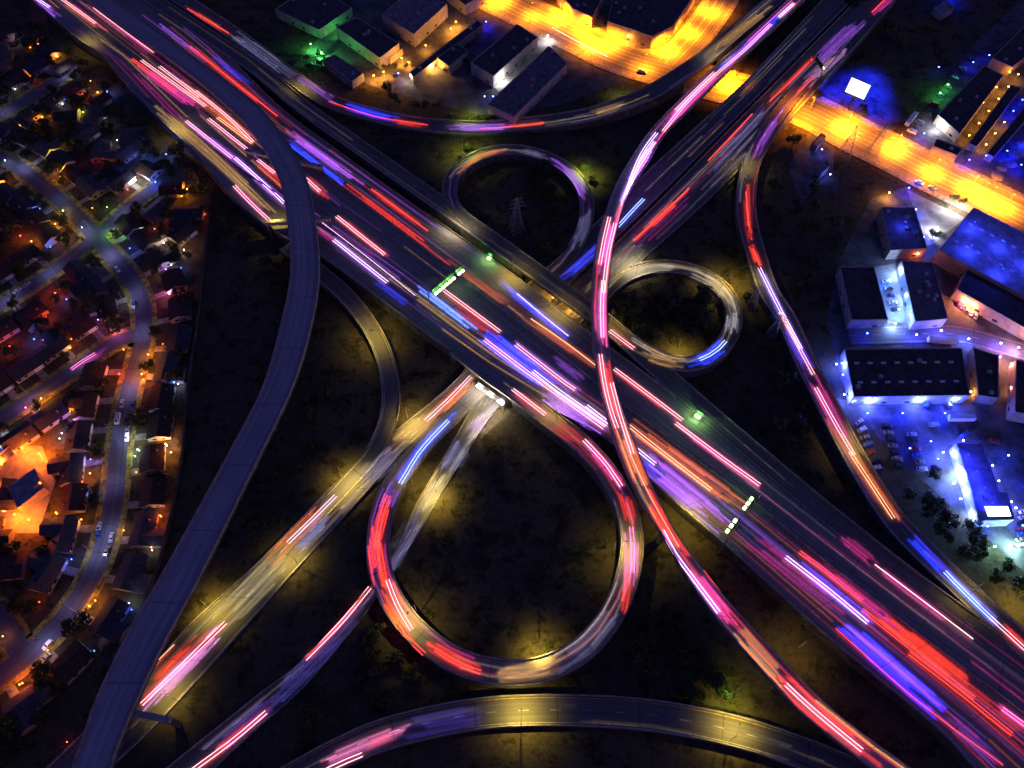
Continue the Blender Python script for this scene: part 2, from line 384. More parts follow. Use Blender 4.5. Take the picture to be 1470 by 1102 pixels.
    # ---- piers under the flyovers
    if fly:
        for i in range(4, n-1, 9):
            c = r['C'][i]
            if on_road(c[0], c[1], 1.5, skip=(key,), zmax=c[2]-3): continue
            pm = MB(); M4 = Matrix.Translation(Vector(c+off)); tdir = (L[i]-R[i]); ang = math.atan2(tdir[1], tdir[0])
            M4 = M4 @ Matrix.Rotation(ang, 4, 'Z')
            pm.box(-r['w'][i]*.42, r['w'][i]*.42, -0.9, 0.9, -3.0, -1.92, M4)
            poly = [(1.3*math.cos(a)*1.2, 1.3*math.sin(a)) for a in np.linspace(0, 2*math.pi, 12, endpoint=False)]
            b = len(pm.v); pm.prism(poly, -c[2]-0.2, -3.0, top=False)
            for j in range(b, len(pm.v)): pm.v[j] = tuple(M4 @ Vector(pm.v[j]))
            pm.build('pier', M['wallc'], root)
for k, r in ROADS.items(): build_road(k, r)

# raised pavements along the boulevard
for key, wd in (('boulevard', 5.0), ('side_street', 3.5)):
    r = ROADS[key]; vb = MB(); n = len(r['C'])
    for sg in (1, -1):
        for i in range(n-1):
            e0, e1 = (r['L'][i], r['L'][i+1]) if sg > 0 else (r['R'][i], r['R'][i+1]); u0 = e0-r['C'][i]; u1 = e1-r['C'][i+1]; u0 /= np.linalg.norm(u0); u1 /= np.linalg.norm(u1)
            m_ = (e0+e1)/2+(u0+u1)*1.5
            if on_road(m_[0], m_[1], .5, skip=(key,), zmax=1): continue
            H = np.array([0, 0, .14]); q = [e0+H, e0+u0*wd+H, e1+u1*wd+H, e1+H]
            vb.face(q if sg < 0 else q[::-1]); vb.face([e0-H, e1-H, e1+H, e0+H])
    tag(vb.build('pavement', M['kerb']), kind='structure')

# median barrier of the freeway: one concrete wall
bar = MB(); mc = smooth([W(p, ZB) for p in MED])
for i in range(len(mc)-1):
    t = mc[i+1]-mc[i]; nr = np.array([-t[1], t[0], 0]); nr /= np.linalg.norm(nr); H = np.array([0, 0, 1.0]); o_ = nr*0.35
    a0, a1, b0, b1 = mc[i]-nr*.3+o_, mc[i+1]-nr*.3+o_, mc[i]+nr*.3+o_, mc[i+1]+nr*.3+o_
    a2, a3, b2, b3 = mc[i]-nr*.12+o_+H, mc[i+1]-nr*.12+o_+H, mc[i]+nr*.12+o_+H, mc[i+1]+nr*.12+o_+H
    bar.face([a0, a1, a3, a2]); bar.face([b1, b0, b2, b3]); bar.face([a2, a3, b3, b2])
tag(bar.build('median_barrier', M['parapet']), 'long concrete median barrier dividing the wide diagonal freeway', 'barrier')
# side barrier between the through lanes and the slip lane
bar = MB(); mc = smooth([W(p, ZB) for p in [(195,128),(280,192),(345,242),(461,322),(530,374),(600,430)]])
for i in range(len(mc)-1):
    t = mc[i+1]-mc[i]; nr = np.array([-t[1], t[0], 0]); nr /= np.linalg.norm(nr); H = np.array([0, 0, 0.9]); nr = nr*.25; D = np.array([0, 0, -.1])
    bar.face([mc[i]-nr+D, mc[i+1]-nr+D, mc[i+1]-nr+H, mc[i]-nr+H]); bar.face([mc[i+1]+nr+D, mc[i]+nr+D, mc[i]+nr+H, mc[i+1]+nr+H]); bar.face([mc[i]-nr+H, mc[i+1]-nr+H, mc[i+1]+nr+H, mc[i]+nr+H])
tag(bar.build('side_barrier', M['parapet']), 'thin concrete barrier beside the slip lane under the dark flyover', 'barrier')

# straddle bents of the dark flyover
def bent(p0, p1, z, label):
    a, b = G(*p0, z), G(*p1, z); m_ = (a+b)/2; root = empty('straddle_bent', (m_.x, m_.y, 0)); d = b-a; ang = math.atan2(d.y, d.x)
    Mx = Matrix.Rotation(ang, 4, 'Z'); ln = d.length/2
    MB().box(-ln, ln, -1.1, 1.1, z-2.2, z, Mx).build('cap_beam', M['parapet'], root)
    for sx in (-1, 1): MB().box(sx*(ln-1.2)-1, sx*(ln-1.2)+1, -1.0, 1.0, -0.3, z-2.2, Mx).build('column', M['wallc'], root)
    tag(root, label, 'bridge support')
bent((352,214), (462,238), 12.9, 'concrete straddle beam carrying the dark flyover over the pink streaked lanes')
bent((160,1017), (243,1033), 12.9, 'concrete straddle beam jutting out beside the dark flyover at the bottom left')
bent((380,318), (474,312), 12.9, 'concrete straddle beam under the dark flyover by the slip lane barrier')
# ------------------------------------------------------------------ traffic light: luminous lines along the lanes and the light they throw on the road
HUE = dict(pink=(1, .10, .34), red=(1, .045, .008), orange=(1, .20, .05), violet=(.40, .11, 1), blue=(.02, .04, 1), magenta=(1, .05, .42),
           white=(1, .62, .55), amber=(1, .55, .16), cool=(.42, .44, .9))
LINE = dict(pink=((1, .46, .56), 3.0), red=((1, .05, .045), 2.6), orange=((1, .42, .22), 3.0), violet=((.86, .62, 1), 3.0), blue=((.42, .56, 1), 3.0), magenta=((1, .22, .55), 2.6), white=((1, .8, .78), 3.0))
HALO = dict(pink=(1, .03, .10), red='red', orange=(1, .09, .03), violet=(.34, .07, 1), blue='blue', magenta='magenta', white='pink')
TM = {k: emit('%s_trail_light' % k, *v) for k, v in LINE.items()}
def RP(key, px, py, dz=0.0):
    z = float(np.median(ROADS[key]['C'][:, 2])) if key else 0.0
    if key:
        for _ in range(5):
            p = G(px, py, z); i, d = near(key, p.x, p.y); z = float(ROADS[key]['C'][i, 2])
    return np.array(G(px, py, z + dz))
def line_pts(key, pts, dz):
    return smooth([RP(key, x, y, dz) for x, y in pts], step=5.0)
def trail(key, pts, hue, label, pair=True, r=0.125, gap=1.35, dz=0.65):
    c = line_pts(key, pts, dz)
    t = np.gradient(c, axis=0); t[:, 2] = 0; t /= np.linalg.norm(t, axis=1)[:, None]
    nr = np.stack([-t[:, 1], t[:, 0], 0*t[:, 0]], 1)
    mid = c[len(c)//2].copy(); mid[2] -= dz
    label = label[0].upper()*0 + label
    if pair:
        root = empty('light_trail', tuple(mid))
        for sg in (-1, 1):
            MB().tube(c - mid + nr*sg*gap/2, r, 4).build('light_line', TM[hue], root)
    else:
        root = MB().tube(c - mid, r, 4).build('light_trail', TM[hue]); root.location = tuple(mid)
    if key != 'lower_street': glow(key, pts, 2.1 if pair else 1.5, HALO[hue], .24, stripes=1, dz=.7, jit=.03)
    tag(root, label, 'light trail', 'long exposure light trails along the roads')
NG = [0]
rg = random.Random(3)
def glow(key, pts, width, hue, R, stripes=None, dz=0.42, jit=0.34):
    """headlamp and tail-lamp light washing the lane: long soft lamps just above the road, shining down"""
    col = HUE[hue] if isinstance(hue, str) else hue
    c = line_pts(key, pts, dz)
    d = np.r_[0, np.cumsum(np.linalg.norm(np.diff(c, axis=0), axis=1))]
    ns = stripes or max(1, int(round(width / .85)))
    for k in range(ns):
        sw = width / ns; f = rg.uniform(.35, 1.75) if ns > 1 else 1
        q = jit if ns > 1 else 0; e0 = d[-1] * rg.uniform(0, q); e1 = d[-1] * (1 - rg.uniform(0, q))
        off = (k + .5) * sw - width/2
        # as few straight pieces as the bend allows
        cur = e0
        while cur < e1 - 1:
            ln = e1 - cur
            while ln > 6:
                a, m_, b = [np.array([np.interp(v, d, c[:, q]) for q in range(3)]) for v in (cur, cur + ln/2, cur + ln)]
                if np.linalg.norm((a+b)/2 - m_) < 0.6: break
                ln *= .7
            a, b = [np.array([np.interp(v, d, c[:, q]) for q in range(3)]) for v in (cur, cur + ln)]
            t = b - a; L_ = np.linalg.norm(t); t /= L_; nr = np.array([-t[1], t[0], 0]); nr /= np.linalg.norm(nr)
            p = (a+b)/2 + nr*off
            li = bpy.data.lights.new('traffic_glow', 'AREA'); li.shape = 'RECTANGLE'; li.size = L_; li.size_y = sw*0.4
            li.color = col; li.energy = 1.05 * R * f * math.pi / 0.2 * L_ * sw
            o = bpy.data.objects.new('traffic_glow', li); COL.objects.link(o); NG[0] += 1
            xx = Vector(t); zz = Vector((0, 0, 1)); yy = zz.cross(xx).normalized(); zz = xx.cross(yy)
            Mx = Matrix((xx, yy, zz)).transposed().to_4x4(); Mx.translation = Vector(p); o.matrix_world = Mx
            cur += ln
BF, SB, NB, CO, TR, CE, CW = 'busy_flyover', 'southbound', 'northbound', 'collector', 'top_ramp', 'crossing_east', 'crossing_west'
TD, RR, UL, RL, BA = 'teardrop_loop', 'right_ramp', 'upper_loop', 'right_loop', 'bottom_arc'
T_ = [
 # busy flyover
 (BF, [(1140,4),(1118,24)], 'white', 'white pink pair of light lines at the very top of the busy flyover'),
 (BF, [(1107,34),(1066,74),(1026,108),(985,148),(952,188)], 'pink', 'long pink light pair running down the upper straight of the busy flyover'),
 (BF, [(1026,103),(998,130),(970,158)], 'pink', 'shorter pink light pair on the outer side of the busy flyover above its bend'),
 (BF, [(940,203),(916,240),(897,285)], 'violet', 'violet white light pair where the busy flyover starts its bend'),
 (BF, [(943,190),(927,211),(912,240),(893,295)], 'violet', 'second violet light pair hugging the outer kerb at the flyover bend'),
 (BF, [(875,311),(867,345),(861,379)], 'pink', 'pink light pair on the left lane of the flyover above the freeway'),
 (BF, [(883,320),(873,365),(866,420)], 'pink', 'pink light pair on the right lane of the flyover above the freeway'),
 (BF, [(866,402),(864,440),(865,484)], 'pink', 'pink light pair on the flyover beside the round right loop'),
 (BF, [(862,508),(867,545),(876,585),(886,614)], 'pink', 'pale pink light pair on the left lane of the flyover over the freeway lanes'),
 (BF, [(878,549),(890,595),(908,651)], 'pink', 'pink light pair on the right lane of the flyover over the freeway lanes'),
 (BF, [(951,761),(970,796),(990,823),(1032,879)], 'violet', 'violet light pair on the lower flyover past the freeway crossing'),
 (BF, [(1128,982),(1160,1012),(1200,1046),(1238,1077)], 'pink', 'pink light pair near the bottom edge on the busy flyover'),
 # southbound
 (SB, [(36,-14),(71,10)], 'violet', 'violet light pair at the top left corner of the freeway'),
 (SB, [(80,-8),(137,33)], 'pink', 'pink light pair entering at the top left beside the dark flyover'),
 (SB, [(135,10),(178,42),(221,74)], 'pink', 'pink light pair close along the dark flyover at the upper left'),
 (SB, [(189,84),(252,131)], 'red', 'red light pair leftmost of the bundle at the upper left'),
 (SB, [(203,86),(295,152)], 'pink', 'brightest pink light pair in the middle of the upper left bundle'),
 (SB, [(229,95),(287,139)], 'pink', 'pink light pair on the flyover side of the upper left bundle'),
 (SB, [(280,130),(325,166),(363,203)], 'pink', 'pink light pair disappearing under the dark flyover'),
 (SB, [(312,168),(362,205)], 'orange', 'orange light pair just before the straddle beam'),
 (SB, [(299,170),(356,215)], 'pink', 'pink light pair ending at the straddle beam'),
 (SB, [(267,173),(333,226)], 'pink', 'pink light pair on the slip lane at the upper left'),
 (SB, [(337,226),(372,257),(408,291)], 'violet', 'violet light pair on the slip lane going under the dark flyover'),
 (SB, [(336,266),(362,293),(389,318)], 'pink', 'pink light pair on the outermost lane left of the dark flyover'),
 (SB, [(370,229),(394,248)], 'pink', 'short pink light pair tucked beside the dark flyover and its beam'),
 (SB, [(437,254),(459,274)], 'pink', 'short pink light pair coming out from under the dark flyover'),
 (SB, [(483,310),(552,365)], 'pink', 'lone pink light pair right of the dark flyover'),
 (SB, [(479,344),(518,375),(556,405)], 'violet', 'violet light pair on the slip lane right of the dark flyover'),
 (SB, [(637,416),(718,476)], 'pink', 'pink light pair starting under the first lit sign gantry'),
 (SB, [(695,487),(776,548),(867,614)], 'pink', 'long pink light pair along the outer lane above the lit bridge edge'),
 (SB, [(740,494),(811,549),(826,559)], 'pink', 'pink light pair along the middle of the blue washed lanes'),
 (SB, [(765,532),(800,559),(872,610)], 'violet', 'violet light pair left of the busy flyover in the bright purple lanes'),
 (SB, [(842,582),(878,610)], 'violet', 'short violet light pair touching the busy flyover'),
 (SB, [(915,645),(941,666)], 'violet', 'short violet light pair just right of the busy flyover'),
 (SB, [(903,611),(960,656),(1021,703)], 'orange', 'orange light pair along the orange lane before the second gantry'),
 (SB, [(1128,799),(1190,847),(1246,894)], 'violet', 'violet light pair past the second gantry'),
 (SB, [(1148,792),(1186,820),(1238,862)], 'red', 'red light pair beside the violet one past the second gantry'),
 (SB, [(1238,875),(1320,940),(1399,1002)], 'red', 'long red light pair in the red washed lane at lower right'),
 (SB, [(1305,937),(1380,995),(1453,1054)], 'red', 'red light pair running off towards the lower right corner'),
 (SB, [(1439,1017),(1475,1043)], 'magenta', 'short magenta light pair at the right edge beside the median'),
 # northbound, collector
 (NB, [(882,529),(930,565),(980,603)], 'pink', 'pink red light pair on the far carriageway right of the busy flyover'),
 (NB, [(970,607),(1030,652),(1091,696)], 'pink', 'second pink light pair further down the far carriageway'),
 (CO, [(875,474),(910,500)], 'pink', 'short pink light pair on the road by the round right loop'),
 # ramps
 (RL, [(1042,489),(1026,505),(1004,516)], 'blue', 'blue light pair on the round right loop'),
 (TD, [(704,535),(742,563),(783,595)], 'pink', 'pink light pair at the start of the big teardrop loop'),
 (TD, [(838,631),(868,663),(892,698)], 'pink', 'pink light pair on the upper right curve of the teardrop loop'),
 (TD, [(906,756),(909,790),(908,822)], 'magenta', 'magenta light pair on the right side of the teardrop loop'),
 (TD, [(644,603),(605,645),(574,694)], 'blue', 'blue light pair on the upper left of the teardrop loop'),
 (TD, [(558,711),(546,745),(541,784)], 'red', 'red light pair on the left side of the teardrop loop'),
 (TD, [(556,832),(570,868),(591,904)], 'pink', 'pink white light pair on the lower left inside lane of the teardrop loop'),
 (TD, [(572,893),(590,920),(609,939)], 'red', 'red light pair on the lower left outside lane of the teardrop loop'),
 (TD, [(625,932),(655,951),(690,965)], 'red', 'red light pair at the bottom of the teardrop loop'),
 (CW, [(676,540),(645,572),(611,604)], 'pink', 'pink light pair coming out under the lit bridge on the crossing freeway'),
 (CW, [(482,711),(448,745),(413,779)], 'pink', 'pink light pair on the yellow lit left roadway of the crossing freeway'),
 (CW, [(324,893),(265,951),(203,1011)], 'pink', 'pink light pair in the pink washed lanes at lower left'),
 (CE, [(531,843),(490,893),(438,946)], 'pink', 'pink red light pair below the left side of the teardrop loop'),
 (CE, [(382,1022),(335,1062),(270,1110)], 'pink', 'pink light pair leaving at the bottom left'),
 (BA, [(520,1083),(482,1099),(450,1116)], 'pink', 'pink light pair on the wide bottom arc road'),
 (RR, [(1090,384),(1118,440),(1150,500)], 'violet', 'violet light pair on the right ramp beside the pylons'),
 (RR, [(1120,448),(1145,495),(1168,537)], 'orange', 'orange light pair on the right ramp below the pylons'),
 (RR, [(1171,556),(1198,605),(1226,653)], 'pink', 'pink light pair on the lower right ramp'),
 (RR, [(1220,648),(1252,697),(1283,744)], 'orange', 'orange light pair on the lower right ramp above the blue wash'),
 (RR, [(1356,820),(1395,860),(1433,896)], 'blue', 'blue light pair low on the right ramp'),
 (RR, [(1422,886),(1470,930),(1500,957)], 'pink', 'pink light pair where the right ramp leaves at the right edge'),
 (CW, [(924,285),(905,305),(887,325)], 'blue', 'blue light pair on the crossing freeway behind the busy flyover'),
 ('lower_street', [(137,507),(120,517),(102,530)], 'magenta', 'short pink light pair on a dark residential street'),
]
for t in T_: trail(*t)
S_ = [   # single lines
 (SB, [(1200,902),(1315,1004),(1440,1098)], 'red', 'thin red light line along the outer lane at lower right', .12),
 (SB, [(461,318),(530,371),(596,424)], 'violet', 'thin violet light line along the slip lane barrier', .08),
 (NB, [(273,66),(341,121),(398,166)], 'red', 'thick red light line beside the dark flyover at upper left', .22),
 (NB, [(533,271),(575,302),(614,331)], 'red', 'thick red light line ending before the yellow gore', .22),
 (NB, [(742,421),(780,453),(816,482)], 'violet', 'violet light line along the far carriageway before the busy flyover', .14),
 (NB, [(762,457),(810,490),(856,525)], 'orange', 'orange light line just left of the busy flyover', .14),
 (NB, [(1256,810),(1330,866),(1397,917)], 'pink', 'single pink light line low on the far carriageway', .18),
 (CE, [(1080,163),(1048,198),(1017,230)], 'red', 'red light line on the upper right freeway', .2),
 (CE, [(1166,84),(1135,116),(1105,145)], 'red', 'red light line beside the glowing billboard', .2),
 (CE, [(1168,110),(1148,131),(1129,150)], 'red', 'second red light line nearer the glowing billboard', .16),
 (CE, [(1275,-6),(1252,17)], 'red', 'short red light line at the top of the upper right freeway', .2),
 (CE, [(989,270),(950,308),(910,345)], 'red', 'broad red light line between the busy flyover and the right ramp', .3),
 (TR, [(472,145),(540,167),(614,179)], 'red', 'red light line along the blue washed top ramp', .14),
 (TR, [(690,184),(740,181),(781,176)], 'red', 'thin red light line on the top ramp in front of the hedge', .14),
 (TR, [(269,12),(300,30),(328,47)], 'red', 'red light line at the upper left end of the top ramp', .22),
 (RR, [(1071,275),(1073,305),(1076,330)], 'red', 'red light line at the top of the right ramp', .22),
 (RR, [(1081,357),(1091,381)], 'red', 'short red light line on the right ramp above the violet pair', .22),
 ('boulevard', [(793,39),(830,60),(872,81)], 'white', 'thin white light line on the orange lit boulevard', .1),
 (BF, [(1010,818),(1047,864),(1108,931),(1195,1018),(1300,1098)], 'red', 'thin red light line along the right parapet of the lower flyover', .08),
 (BF, [(905,652),(935,715),(975,785)], 'orange', 'thin orange light line along the right lane of the flyover below the crossing', .08),
 (CW, [(250,925),(225,950),(195,985)], 'orange', 'thin orange light line in the pink washed lanes at lower left', .1),
]
for k, p, h, l, r in S_: trail(k, p, h, l, pair=False, r=r)
G_ = [
 (BF,[(1150,0),(1107,33),(1066,73),(1030,104)],4,'blue',.5), (BF,[(1026,107),(985,148),(945,198)],5,'magenta',.30), (BF,[(945,198),(918,240),(895,290)],6,'violet',.75),
 (BF,[(893,295),(876,345),(866,400)],6,'magenta',.40), (BF,[(866,400),(862,440),(866,500)],6,(.8,.1,.6),.38), (BF,[(866,505),(872,550),(890,605)],6,'red',.34),
 (BF,[(890,605),(905,650),(925,700)],6,'orange',.32), (BF,[(925,700),(955,760),(990,812)],6,'red',.34), (BF,[(985,805),(1020,855),(1060,905)],5,'magenta',.36),
 (BF,[(1055,900),(1090,940),(1130,985)],6,'amber',.16), (BF,[(1100,948),(1170,1020),(1280,1105)],6,'red',.36),
 (SB,[(30,-15),(70,12),(90,28)],5,'violet',.4), (SB,[(90,0),(137,35),(160,52)],4,'orange',.22),(SB,[(125,0),(175,40),(225,78)],4,'magenta',.28),
 (SB,[(190,85),(250,130),(300,165)],7,'magenta',.36),(SB,[(240,105),(300,148),(365,205)],6,'orange',.42),(SB,[(215,145),(280,200),(345,260),(405,320)],6,'amber',.22),
 (SB,[(265,172),(335,226),(372,257)],4,'violet',.34),(SB,[(335,226),(410,293)],3,'violet',.45),(SB,[(335,264),(392,320)],3,'magenta',.3),(SB,[(372,232),(450,300)],6,'red',.28),
 (SB,[(436,250),(475,285)],4,'red',.30),(SB,[(480,306),(562,374)],3.4,'red',.36),(SB,[(456,328),(482,348)],3.5,'magenta',.34),(SB,[(476,340),(558,408)],3.2,'violet',.42),(SB,[(540,402),(590,440)],3.5,'blue',.6),
 (SB,[(596,408),(640,440),(683,474)],3.4,(.10,.20,1),1.3),(SB,[(637,418),(700,466),(724,486)],3.4,'red',.40),(SB,[(655,440),(702,476)],3,'red',.3),
 (SB,[(690,475),(750,520),(800,562)],9,'blue',1.3),(SB,[(735,492),(800,540),(838,570)],5,'violet',.40),(SB,[(780,560),(825,590),(873,620)],9,'violet',.75),
 (SB,[(842,585),(880,612)],4,'orange',.26),(SB,[(912,648),(975,700),(1046,758)],10,'violet',.70),(SB,[(912,652),(960,692)],5,'blue',.45),(SB,[(903,606),(985,667),(1068,728)],7,'orange',.42),
 (SB,[(1075,770),(1150,826),(1230,888)],7,'magenta',.16),(SB,[(1130,797),(1190,845),(1262,902)],5,(.16,.05,1),.75),(SB,[(1150,790),(1230,850),(1310,915)],4,'magenta',.30),
 (SB,[(1262,880),(1330,935),(1400,990)],6,'red',.48),(SB,[(1300,915),(1390,985),(1470,1050)],4,'red',.24),(SB,[(1205,893),(1280,958),(1356,1026)],8,(.03,.02,1),1.3),(SB,[(1212,894),(1285,958),(1358,1020)],2.6,'violet',.55),
 (SB,[(1350,1022),(1440,1098)],5,(.2,.05,.7),.16),(SB,[(1430,1010),(1490,1056)],3,'magenta',.26),
 (NB,[(205,18),(270,66),(300,90)],3,'violet',.34),(NB,[(262,56),(340,121),(400,166)],3.4,'red',.30),(NB,[(300,75),(370,130)],4,'blue',.25),(NB,[(408,184),(465,226),(524,266)],5,'violet',.5),(NB,[(405,195),(460,240),(505,272)],4,'blue',1.1),
 (NB,[(470,247),(560,314),(650,380)],4.2,'red',.42),(NB,[(640,372),(690,408),(735,440)],4.2,'orange',.36),(NB,[(533,272),(614,331)],3,'red',.32),(NB,[(698,390),(750,430),(820,486)],4,'blue',.8),
 (NB,[(752,452),(800,486),(858,528)],4,'orange',.24),(NB,[(790,510),(838,545)],4,'violet',.2),(NB,[(880,527),(930,565),(982,604)],3.4,'red',.28),(NB,[(960,600),(1030,652),(1095,699)],3.4,'magenta',.30),(NB,[(1206,766),(1260,812)],5,'magenta',.22),(NB,[(1258,812),(1400,920)],3.2,'magenta',.28),
 (CO,[(870,470),(912,502)],4,'red',.34),
 (TR,[(262,8),(328,46)],3.4,'red',.34),(TR,[(330,42),(375,76),(425,112)],8,'cool',.16),(TR,[(424,104),(455,124),(490,146)],7,'violet',.55),(TR,[(487,148),(530,162),(573,172)],6,'blue',1.1),(TR,[(560,172),(610,180)],4,'red',.55),(TR,[(640,182),(700,182),(740,180)],5,'violet',.75),(TR,[(730,180),(782,175)],2.6,'red',.4),(TR,[(850,163),(900,148)],7,'amber',.16),
 (TR,[(1010,84),(1058,44),(1110,5)],8,'amber',.25),
 (CE,[(1085,158),(1015,232)],3,'red',.5),(CE,[(1172,78),(1100,150)],3,'red',.55),(CE,[(1170,106),(1125,154)],2.4,'red',.5),(CE,[(1240,25),(1200,60),(1165,92)],9,'violet',.42),(CE,[(1285,-8),(1250,22)],4,'magenta',.5),(CE,[(1215,65),(1150,125)],8,(.6,.25,.7),.30),(CE,[(1100,150),(1000,260)],8,(.25,.18,.9),.16),(CE,[(992,268),(908,347)],3.4,'red',.95),
 (CE,[(925,345),(870,400),(840,430)],10,(.8,.7,.35),.18),(CW,[(926,283),(887,325)],2.6,'blue',.9),(CW,[(870,345),(835,375),(803,405)],5,(.05,.06,1),.9),
 (RR,[(1130,150),(1098,195),(1078,240)],4,'violet',.35),(RR,[(1072,262),(1073,318),(1080,350)],3.6,'red',.6),(RR,[(1079,350),(1091,383)],3.4,'red',.8),(RR,[(1091,383),(1115,435),(1140,485)],3.6,(.2,.16,1),.7),(RR,[(1125,460),(1168,540)],6,(.12,.06,1),.8),(RR,[(1165,535),(1200,605),(1222,645)],6,'magenta',.42),(RR,[(1190,600),(1225,655),(1288,748)],5,'orange',.62),(RR,[(1303,763),(1330,795),(1362,826)],4.5,'blue',1.0),(RR,[(1350,815),(1400,862),(1435,897)],4.5,(.10,.2,1),1.2),(RR,[(1435,895),(1480,936)],4,'red',.5),
 (UL,[(657,250),(690,223),(737,213)],4,'orange',.55),(UL,[(790,227),(825,254),(842,292)],6,'violet',.55),(UL,[(842,290),(838,325),(818,365)],6,'cool',.13),(UL,[(740,214),(790,226)],6,'cool',.12),
 (RL,[(890,402),(930,385),(985,386)],7,(.9,.85,.6),.30),(RL,[(985,386),(1030,410),(1052,446)],7,(.85,.7,.6),.36),(RL,[(1053,446),(1048,480)],7,(.6,.6,.7),.26),(RL,[(1044,488),(1020,511),(985,522)],6,'blue',1.3),(RL,[(985,522),(945,514),(915,498)],7,'amber',.26),
 (TD,[(700,534),(745,566),(792,603)],4,'red',.34),(TD,[(790,602),(836,638)],7,'red',.14),(TD,[(836,630),(872,668),(896,706)],4,'magenta',.4),(TD,[(893,700),(905,740),(908,760)],5,'red',.36),(TD,[(906,760),(908,800),(902,850)],6,(.9,.15,.5),.42),(TD,[(905,815),(898,860),(892,888)],3,'red',.5),(TD,[(885,870),(840,928),(790,958)],7,'cool',.07),(TD,[(690,966),(745,968),(800,954)],6,'amber',.24),
 (TD,[(655,590),(610,636),(573,692)],4.5,'blue',1.0),(TD,[(570,690),(552,730)],6,'violet',.18),(TD,[(560,706),(541,760),(540,790)],5,'red',.5),(TD,[(538,752),(537,795),(548,845)],6,'red',1.0),(TD,[(546,840),(570,888),(598,915)],7,'red',.5),(TD,[(608,920),(650,946),(692,966)],4.5,'red',.65),(TD,[(560,832),(585,885)],3,'orange',.4),
 (CW,[(684,538),(645,575),(605,612)],6,'orange',.5),(CW,[(610,600),(570,640)],9,'amber',.45),(CW,[(575,640),(520,695)],9,'cool',.2),(CW,[(540,660),(490,712),(450,755)],9,(.95,.72,.32),.30),(CW,[(482,708),(430,762),(375,815)],6,'orange',.36),(CW,[(470,735),(420,790)],7,'cool',.32),(CW,[(415,790),(360,850),(300,905)],11,(.8,.66,.34),.26),(CW,[(300,902),(250,950),(193,1010)],5,'red',.75),(CW,[(318,900),(265,955),(205,1020)],6,(.9,.3,.8),.85),
 (CE,[(735,575),(700,600),(672,630)],9,(.8,.65,.9),.36),(CE,[(700,590),(680,622)],5,'violet',.4),(CE,[(672,630),(640,680)],9,'cool',.22),(CE,[(640,678),(605,735)],9,(.95,.8,.36),.34),(CE,[(600,740),(570,790),(545,830)],9,'cool',.14),(CE,[(531,843),(490,893),(436,948)],2.8,'red',.5),(CE,[(527,862),(462,938),(375,1018)],7,(.16,.13,.8),.16),(CE,[(390,1010),(330,1064),(270,1108)],3,'red',.55),(CE,[(415,985),(300,1083)],6,(.25,.12,.9),.18),
 (BA,[(590,1043),(530,1066),(470,1092),(440,1107)],4.5,(1,.25,.6),.6),(BA,[(570,1050),(520,1072)],3,'red',.4),(BA,[(700,1022),(620,1036),(570,1050)],7,(.2,.12,1),.10),
 ('lower_street',[(160,497),(130,514),(98,534)],3,'magenta',.35),
]
for g in G_: glow(*g)

# the fainter stream of passing lamps: thin long streaks scattered over the lanes
def streaks(key, n, hues, R0, R1, l0, l1, f0=0.0, f1=1.0, u0=.12, u1=.88, seed=1):
    rr = random.Random(seed); r = ROADS[key]; s = r['s']; S = s[-1]
    for _ in range(n):
        a = S*rr.uniform(f0, f1); ln = rr.uniform(l0, l1); b = min(a+ln, S*f1+10, S-1); u = rr.uniform(u0, u1); col = rr.choice(hues); col = HUE[col] if isinstance(col, str) else col
        R = R0*(R1/R0)**rr.random(); wd = rr.uniform(.25, .6); cur = a
        def at(q): i = float(np.interp(q, s, np.arange(len(s)))); j = min(int(i), len(s)-2); f = i-j; L = r['L'][j]*(1-f)+r['L'][j+1]*f; Q = r['R'][j]*(1-f)+r['R'][j+1]*f; return L*(1-u)+Q*u+np.array([0,0,.32])
        while cur < b-2:
            l_ = b-cur
            while l_ > 8 and np.linalg.norm((at(cur)+at(cur+l_))/2-at(cur+l_/2)) > .5: l_ *= .7
            p, q = at(cur), at(cur+l_); t = q-p; L_ = np.linalg.norm(t); t /= L_; m = (p+q)/2
            li = bpy.data.lights.new('traffic_glow', 'AREA'); li.shape = 'RECTANGLE'; li.size = L_; li.size_y = wd; li.color = col; li.energy = R*math.pi/.2*L_*wd*2
            o = bpy.data.objects.new('traffic_glow', li); COL.objects.link(o); NG[0] += 1
            xx = Vector(t); yy = Vector((0,0,1)).cross(xx).normalized(); zz = xx.cross(yy); Mx = Matrix((xx, yy, zz)).transposed().to_4x4(); Mx.translation = Vector(m); o.matrix_world = Mx
            cur += l_
streaks(SB, 46, ['violet','magenta','violet','amber',(.9,.4,.5),(.5,.3,.9)], .05, .30, 40, 170, .22, .78, seed=2)
streaks(SB, 26, ['magenta','red','orange','violet',(.25,.12,1)], .05, .30, 50, 170, .68, .98, seed=3)
streaks(SB, 20, ['magenta','amber','orange',(.8,.6,.5)], .05, .28, 40, 140, .0, .3, seed=4)
streaks(NB, 26, ['red','orange','violet','amber',(.7,.55,.5)], .04, .22, 40, 150, .05, .6, seed=5)
streaks(NB, 10, ['red','magenta',(.6,.5,.5)], .03, .14, 50, 140, .55, .98, seed=6)
streaks(BF, 14, ['magenta','violet','violet','pink'], .08, .42, 30, 110, .06, .42, seed=7)
streaks(BF, 18, ['red','orange','red','amber'], .08, .42, 30, 110, .42, .97, seed=27)
streaks(RR, 14, ['magenta','violet','red',(.6,.5,.8)], .06, .3, 25, 80, .1, .95, seed=8)
streaks(TR, 14, ['cool','amber','violet',(.8,.7,.5)], .05, .22, 30, 90, .1, .98, seed=9)
streaks(CW, 12, ['amber','violet',(.8,.75,.6),(.4,.35,.8)], .04, .18, 30, 90, .02, .42, seed=10)
